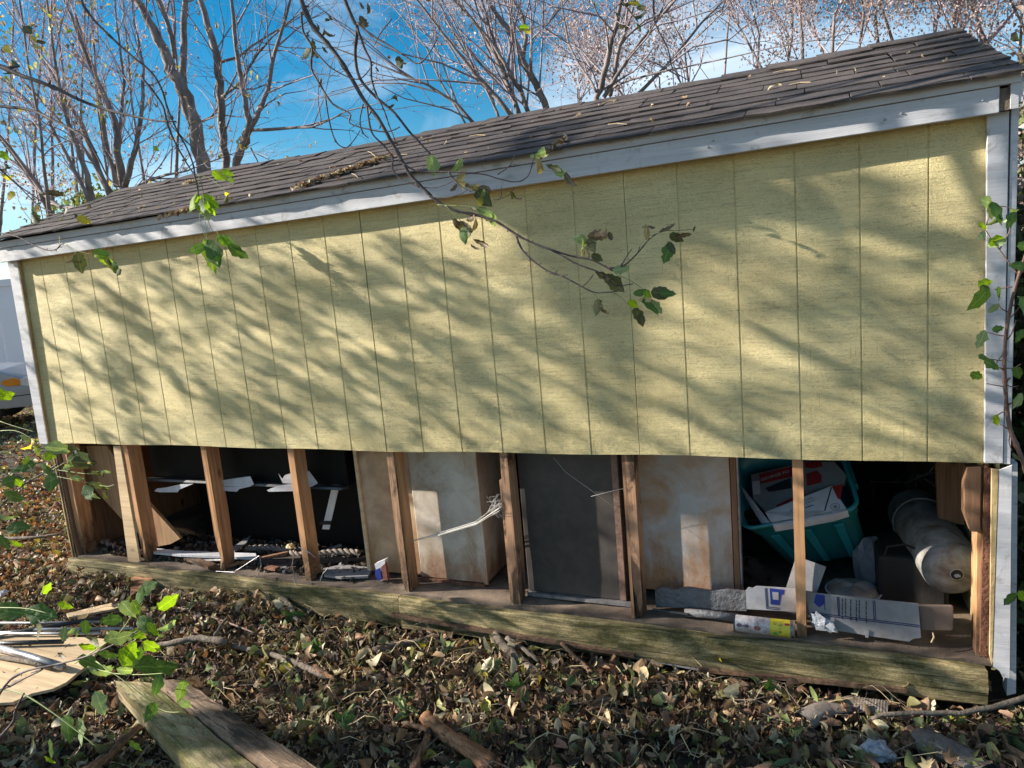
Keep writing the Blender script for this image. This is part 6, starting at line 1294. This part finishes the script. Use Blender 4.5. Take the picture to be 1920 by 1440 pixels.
for q in [(-5, 1142, 62, -8, 'G'), (52, 1146, 66, -10, 'G'), (110, 1132, 30, -20, 'B'), (82, 1112, 24, 60, 'B'), (70, 1165, 40, -60, 'O'), (262, 1110, 46, 30, 'G'), (256, 1130, 40, 60, 'G'), (250, 1128, 34, -60, 'B'), (300, 1140, 44, 35, 'B'), (230, 1130, 44, -60, 'P'), (245, 1140, 50, -150, 'O'), (262, 1160, 46, -40, 'G'), (278, 1170, 34, -50, 'B'), (300, 1180, 34, 5, 'P'), (225, 1160, 46, -170, 'G'), (160, 1165, 38, -100, 'G'),
          (140, 1180, 46, -120, 'P'), (118, 1200, 36, 70, 'P'), (150, 1210, 40, -30, 'B'), (165, 1195, 60, -5, 'O'), (200, 1200, 66, 10, 'P'), (150, 1235, 60, -20, 'G'), (185, 1225, 44, -10, 'G'), (232, 1245, 60, 60, 'B'), (250, 1250, 50, 70, 'G'), (240, 1238, 46, 40, 'B'), (256, 1250, 100, 4, 'G'), (170, 1255, 50, -10, 'P'), (222, 1255, 40, -20, 'P'), (300, 1268, 40, -100, 'G'), (345, 1278, 44, -105, 'B'), (395, 1276, 34, -110, 'P'), (290, 1320, 44, -120, 'G'), (340, 1315, 26, -40, 'P'),
          (128, 1345, 60, -95, 'G'), (148, 1350, 54, -80, 'P'), (160, 1320, 44, -40, 'O'), (180, 1300, 50, -60, 'P'), (200, 1380, 46, 10, 'O'), (245, 1390, 34, -60, 'G'), (95, 1390, 46, -100, 'G'), (60, 1380, 34, -60, 'O'), (85, 1420, 24, -40, 'B'), (150, 1400, 30, -100, 'D'), (110, 1225, 34, -30, 'D'), (270, 1205, 40, -40, 'B'), (245, 1185, 34, -20, 'B')]: put_leaf(sap, *q[:2], YL+rl.uniform(-.06, .06), *q[2:])
YM = -.55
sap2 = thing('sapling', tuple(at(-60, 1080, y=YM)*np.array([1, 1, 0])+np.array([0, 0, GZ])), 'thin branching shoot with limp curled leaves before the left corner of the shed', 'sapling')
for s, w in (([(-60, 1010), (0, 950), (25, 925), (50, 905), (80, 888), (110, 868)], 4.5), ([(48, 908), (60, 885), (54, 872)], 2), ([(80, 888), (105, 893), (130, 898), (165, 905), (200, 912), (215, 908)], 1.8), ([(100, 880), (135, 885), (165, 888), (190, 882)], 1.6), ([(100, 880), (120, 868), (140, 855)], 1.6), ([(-40, 815), (0, 808), (30, 808), (55, 820), (70, 835)], 1.8), ([(0, 790), (30, 800), (66, 810)], 1.4), ([(-20, 1000), (0, 960), (10, 945), (22, 930)], 2), ([(105, 893), (100, 900), (106, 912)], 1.4)):
    branch(sap2, s, YM, w, w*.5, 'darkbark' if w > 3.5 else 'greenstem', 'stem', knots=w > 3)
for q in [(88, 838, 50, -8, 'P'), (130, 842, 38, 10, 'O'), (138, 845, 34, -40, 'O'), (150, 850, 36, -50, 'P'), (166, 862, 28, -70, 'T'), (130, 862, 36, 20, 'P'), (138, 866, 46, -5, 'O'), (168, 888, 40, 12, 'O'), (192, 884, 16, 0, 'P'), (120, 880, 34, 40, 'P'), (128, 882, 30, -70, 'O'), (136, 896, 22, -10, 'P'), (165, 905, 44, -10, 'O'), (160, 912, 38, -50, 'P'), (165, 925, 26, -40, 'P'), (196, 920, 34, -80, 'O'), (95, 890, 44, -70, 'G'), (85, 860, 34, 40, 'B'),
          (80, 870, 30, -60, 'G'), (60, 825, 34, -60, 'Y'), (66, 838, 24, -70, 'B'), (40, 818, 28, -30, 'P'), (30, 880, 40, 20, 'G'), (20, 890, 36, 60, 'P'), (6, 905, 44, 10, 'G'), (10, 925, 44, -20, 'G'), (-5, 880, 40, 30, 'O'), (30, 900, 24, -60, 'B'), (-8, 742, 46, 2, 'B'), (0, 965, 30, -40, 'P'), (15, 990, 44, 5, 'G'), (0, 1005, 36, -60, 'G'), (20, 1015, 26, -40, 'B'), (46, 870, 20, 80, 'B')]: put_leaf(sap2, *q[:2], YM-.02, *q[2:])
# a few broad green seedling leaves among the litter
for k, (u, v, s, lab) in enumerate(((545, 1160, 34, 'small green seedling beside the arched branch stub'), (590, 1215, 30, 'green seedling left of the sunlit patch of leaves'), (965, 1290, 36, 'green seedling below the thick grey branch'), (640, 1352, 34, 'low green seedling in the shaded leaves at the lower centre'), (1440, 1290, 30, 'small green seedling before the right part of the sill'), (1180, 1290, 28, 'tiny green seedling below the sill strip'))):
    p = at(u, v, z=-.86); t = thing('seedling', (p[0], p[1], hill(p[0], p[1])), lab, 'seedling', 'green seedlings growing through the litter')
    for a in (20, 75, 140, -40): put_leaf(t, u, v, p[1], s*rl.uniform(.6, 1), a+rl.uniform(-15, 15), 'G')
# lone bright leaves that stand out on the ground
for u, v, s, c_, lab in ((1005, 1190, 24, 'Y', 'bright yellow leaf near the top end of the thick grey branch'), (790, 1212, 18, 'Y', 'small yellow leaf below the sill joint'), (1345, 1240, 24, 'Y', 'yellow leaf curled at the foot of the mossy sill'), (1605, 1285, 30, 'D', 'reddish brown leaf against the right half of the sill'), (905, 1370, 34, 'T', 'large pale brown leaf right of the rotten log'), (1330, 1150, 0, 'D', ''), (1310, 1145, 26, 'D', 'brown dry leaf on the floor deck under the foil strip'), (1850, 1290, 34, 'T', 'tall tan leaf standing by the broken corner board'), (1690, 1290, 34, 'T', 'pair of upright tan leaves in front of the right end of the sill')):
    if not s: continue
    zz = -.70 if 'deck' in lab else -.85; p = at(u, v, z=zz); t = thing('fallen_leaf', tuple(p), lab, 'leaf'); put_leaf(t, u, v, p[1], s, rl.uniform(-60, 100), c_, 'blade')

# ================================================================== SHADE: crown of the overhanging tree
# the sun is a parallel light, so every place a twig can stand is found along a sunbeam from the spot it shades
def AB(p): return np.array([p[0]-3.4*p[1], p[2]+1.6*p[1]])
cast = []; csz = []
def shade_pt(a, b, t0=4.6, t1=7.5, s=(.05, .09)):
    csz.append(RN.uniform(*s)); w = np.array([a, 0, b]); return w-SUNV*RN.uniform(t0, t1)
def poly_fill(P, dens, **k):
    P = np.array(P); lo, hi = P.min(0), P.max(0); n = int((hi-lo).prod()*dens); q = RN.uniform(lo, hi, (n, 2)); ins = np.zeros(n, bool); j = len(P)-1
    for i in range(len(P)):
        c_ = ((P[i, 1] > q[:, 1]) != (P[j, 1] > q[:, 1])) & (q[:, 0] < (P[j, 0]-P[i, 0])*(q[:, 1]-P[i, 1])/(P[j, 1]-P[i, 1]+1e-12)+P[i, 0]); ins ^= c_; j = i
    for a, b in q[ins]: cast.append(shade_pt(a, b, s=(.04, .065), **k))
wall = lambda u, v: AB(at(u, v, y=0)); fas = lambda u, v: AB(at(u, v, y=-.06)); gnd = lambda u, v: AB(at(u, v, z=-.88)); rof = lambda u, v: AB(roofpt(u, v))
big = [(850, 385), (1130, 325), (1380, 310), (1450, 345), (1540, 395), (1700, 430), (1825, 448), (1825, 500), (1640, 440), (1520, 415), (1400, 405), (1290, 430), (1235, 530), (1200, 620), (1140, 640), (1070, 590), (1030, 520), (960, 430)]
poly_fill([wall(*p) for p in big], 1700, t0=4.6, t1=5.4)
poly_fill([fas(*p) for p in [(850, 375), (860, 320), (1210, 240), (1210, 300)]], 1300)
poly_fill([rof(*p) for p in [(1700, 60), (1860, 60), (1920, 130), (1800, 140)]], 500)
poly_fill([rof(*p) for p in [(980, 240), (1110, 215), (1060, 270), (960, 310), (880, 320)]], 500)
poly_fill([wall(*p) for p in [(1560, 560), (1840, 620), (1840, 650), (1640, 620)]], 230); poly_fill([wall(*p) for p in [(1280, 770), (1400, 740), (1480, 790), (1480, 840), (1280, 850)]], 260)
poly_fill([wall(*p) for p in [(1040, 600), (1210, 620), (1230, 840), (1110, 780)]], 380); poly_fill([wall(*p) for p in [(1640, 700), (1830, 740), (1830, 850), (1680, 790)]], 110)
twl = []; rtw = random.Random(44)
def blob(u, v, l, w, n=7):
    c0 = wall(u, v); e = unit(np.array([3.4, -1.6-.25])); f = np.array([-e[1], e[0]])
    t_ = RN.uniform(3.2, 4.8) if u < 1000 else RN.uniform(4.8, 6)
    w0 = np.array([c0[0], 0, c0[1]])-SUNV*t_; d = unit(RN.normal(0, 1, 3)); d = unit(d-SUNV*(d@SUNV)*.3); P, RR_ = walk(w0-d*l*1.4, d, l*2.8, .004, .0015, 6, rtw, .6, 0); twl.append((P, RR_))
    for k in range(n):
        p = P[int(RN.integers(1, 7))]; o_ = unit(RN.normal(0, 1, 3)); s_ = RN.uniform(.03, .06); cast.append(p+o_*s_*.6); csz.append(s_)
        if RN.random() < .3: twl.append(([p, p+o_*.06, p+o_*.13+RN.normal(0, .015, 3)], [.0025, .002, .001]))
for u, v, l in [(150, 560, .07), (215, 555, .08), (262, 600, .08), (330, 650, .10), (235, 680, .09), (190, 705, .09), (290, 745, .12), (250, 720, .10), (340, 790, .12), (390, 560, .08), (430, 600, .10), (478, 640, .12), (520, 690, .12), (560, 600, .12), (600, 540, .10), (622, 565, .10), (560, 720, .10), (622, 650, .12), (470, 765, .12), (400, 705, .10), (430, 790, .08), (640, 485, .10), (590, 500, .10), (700, 540, .12), (752, 565, .12), (690, 620, .12),
                (742, 682, .12), (800, 640, .12), (850, 600, .12), (862, 690, .12), (905, 725, .12), (780, 745, .12), (700, 760, .12), (945, 780, .10), (1000, 735, .10), (880, 560, .10), (930, 600, .12), (250, 520, .08), (182, 520, .08), (350, 520, .08), (302, 500, .07), (390, 480, .07), (530, 520, .08), (780, 500, .10), (840, 520, .10), (660, 700, .12), (610, 780, .12), (720, 820, .10), (860, 800, .1), (520, 790, .10), (200, 790, .07), (250, 810, .07), (160, 620, .06), (360, 730, .1), (300, 690, .08), (480, 560, .1), (440, 530, .08)]:
    blob(u+RN.normal(0, 8), v+RN.normal(0, 5), l*RN.uniform(.6, 1.5), .012, int(RN.integers(6, 13)))
for k in range(85):
    u = RN.uniform(110, 1050); v = RN.uniform(500-.1*(u-110), 825)
    if u > 480 and v < 500: continue
    blob(u, v, RN.uniform(.06, .14), .01, int(RN.integers(3, 8)))
for k in range(26): blob(RN.uniform(1240, 1840), RN.uniform(600, 850), RN.uniform(.1, .18), .01, int(RN.integers(4, 9)))
for u, v in ((1700, 330), (1780, 360), (1660, 620), (1720, 655), (1570, 500), (1650, 520)): blob(u, v, .16, .008, 12)
# general broken shade over the ground, sill and inside of the wall base
reg = [gnd(*p) for p in [(-100, 1100), (700, 1130), (1150, 1215), (1500, 1275), (1900, 1310), (2100, 1500), (-200, 1500)]]
lo = np.array(reg).min(0); hi = np.array(reg).max(0); cen = []
for k in range(190):
    q = RN.uniform(lo, hi); cen.append(q)
lit = [(gnd(*p), r) for p, r in (((60, 1215), .42), ((130, 1190), .30), ((0, 1280), .3), ((720, 1250), .20), ((640, 1235), .16), ((810, 1262), .18), ((1330, 1280), .14), ((350, 1330), .15), ((900, 1330), .12), ((1640, 1350), .22), ((1790, 1330), .22), ((1550, 1380), .15), ((1230, 1290), .10), ((560, 1350), .1), ((1740, 1420), .16), ((1050, 1400), .1))]
def is_lit(q): return any(((q-c0)/np.array([1.5, 1.0]))@((q-c0)/np.array([1.5, 1.0])) < r*r for c0, r in lit)
for c0 in cen:
    if is_lit(c0): continue
    for k in range(7):
        q = c0+RN.normal(0, 1, 2)*np.array([.18, .075])
        if not is_lit(q): cast.append(shade_pt(*q, 9.5, 12.5))
for u, v, n in ((1460, 1195, 30), (1640, 1230, 24), (1400, 1220, 18), (1300, 1200, 10), (900, 1130, 14), (1750, 1250, 12), (560, 1110, 10), (660, 1120, 10), (330, 1080, 8), (1040, 1130, 8), (1590, 1100, 10), (1460, 1100, 18)):
    c0 = AB(at(u, v, y=-.02))
    for k in range(n): cast.append(shade_pt(*(c0+RN.normal(0, 1, 2)*np.array([.14, .035])), 4.6, 7))
for u, v, n in ((1150, 985, 3), (1150, 1100, 5), (1290, 1000, 4), (1330, 1050, 6), (840, 1000, 2), (1330, 1020, 3)):
    c0 = AB(at(u, v, y=.12))
    for k in range(n): cast.append(shade_pt(*(c0+RN.normal(0, 1, 2)*np.array([.10, .02])), 4.6, 7))
for k in range(110): # lawn
    tg = np.array([RN.uniform(-6, -.3), RN.uniform(-.5, 4), GZ])
    for j in range(5): csz.append(RN.uniform(.07, .11)); cast.append(tg+np.array([RN.normal(0, .3), 0, RN.normal(0, .08)])-SUNV*RN.uniform(8, 11))
cast = np.array(cast); n = len(cast)
# leaves face roughly every way, a little more toward the sun
scatter('leaves', TM[:11], cast, rand_rot(n, 1.0), np.array(csz), np.array([(.20, .22, .05), (.34, .27, .08), (.22, .14, .07)])[RN.integers(0, 3, n)], M['samara'], parent=shade)
# twigs that carry them
mb = MB(); hubs = cast[RN.integers(0, n, 90)]
cr = np.array([-5.2, -3.1, 6.0])
for h in hubs:
    a = cr+(h-cr)*RN.uniform(.25, .75)+RN.normal(0, .3, 3); m_ = (a+h)/2+RN.normal(0, .12, 3); mb.tube([a, m_, h], [.009, .006, .003], 4, cap=False)
for h in cast[RN.integers(0, n, 500)]:
    d = unit(RN.normal(0, 1, 3)); mb.tube([h, h+d*.15+RN.normal(0, .02, 3), h+d*.32], [.004, .003, .0015], 3, cap=False)
for P, RR_ in twl: mb.tube(P, RR_, 3, cap=False)
props(mb.build('twigs', M['darkbark'], shade), kind='stuff')
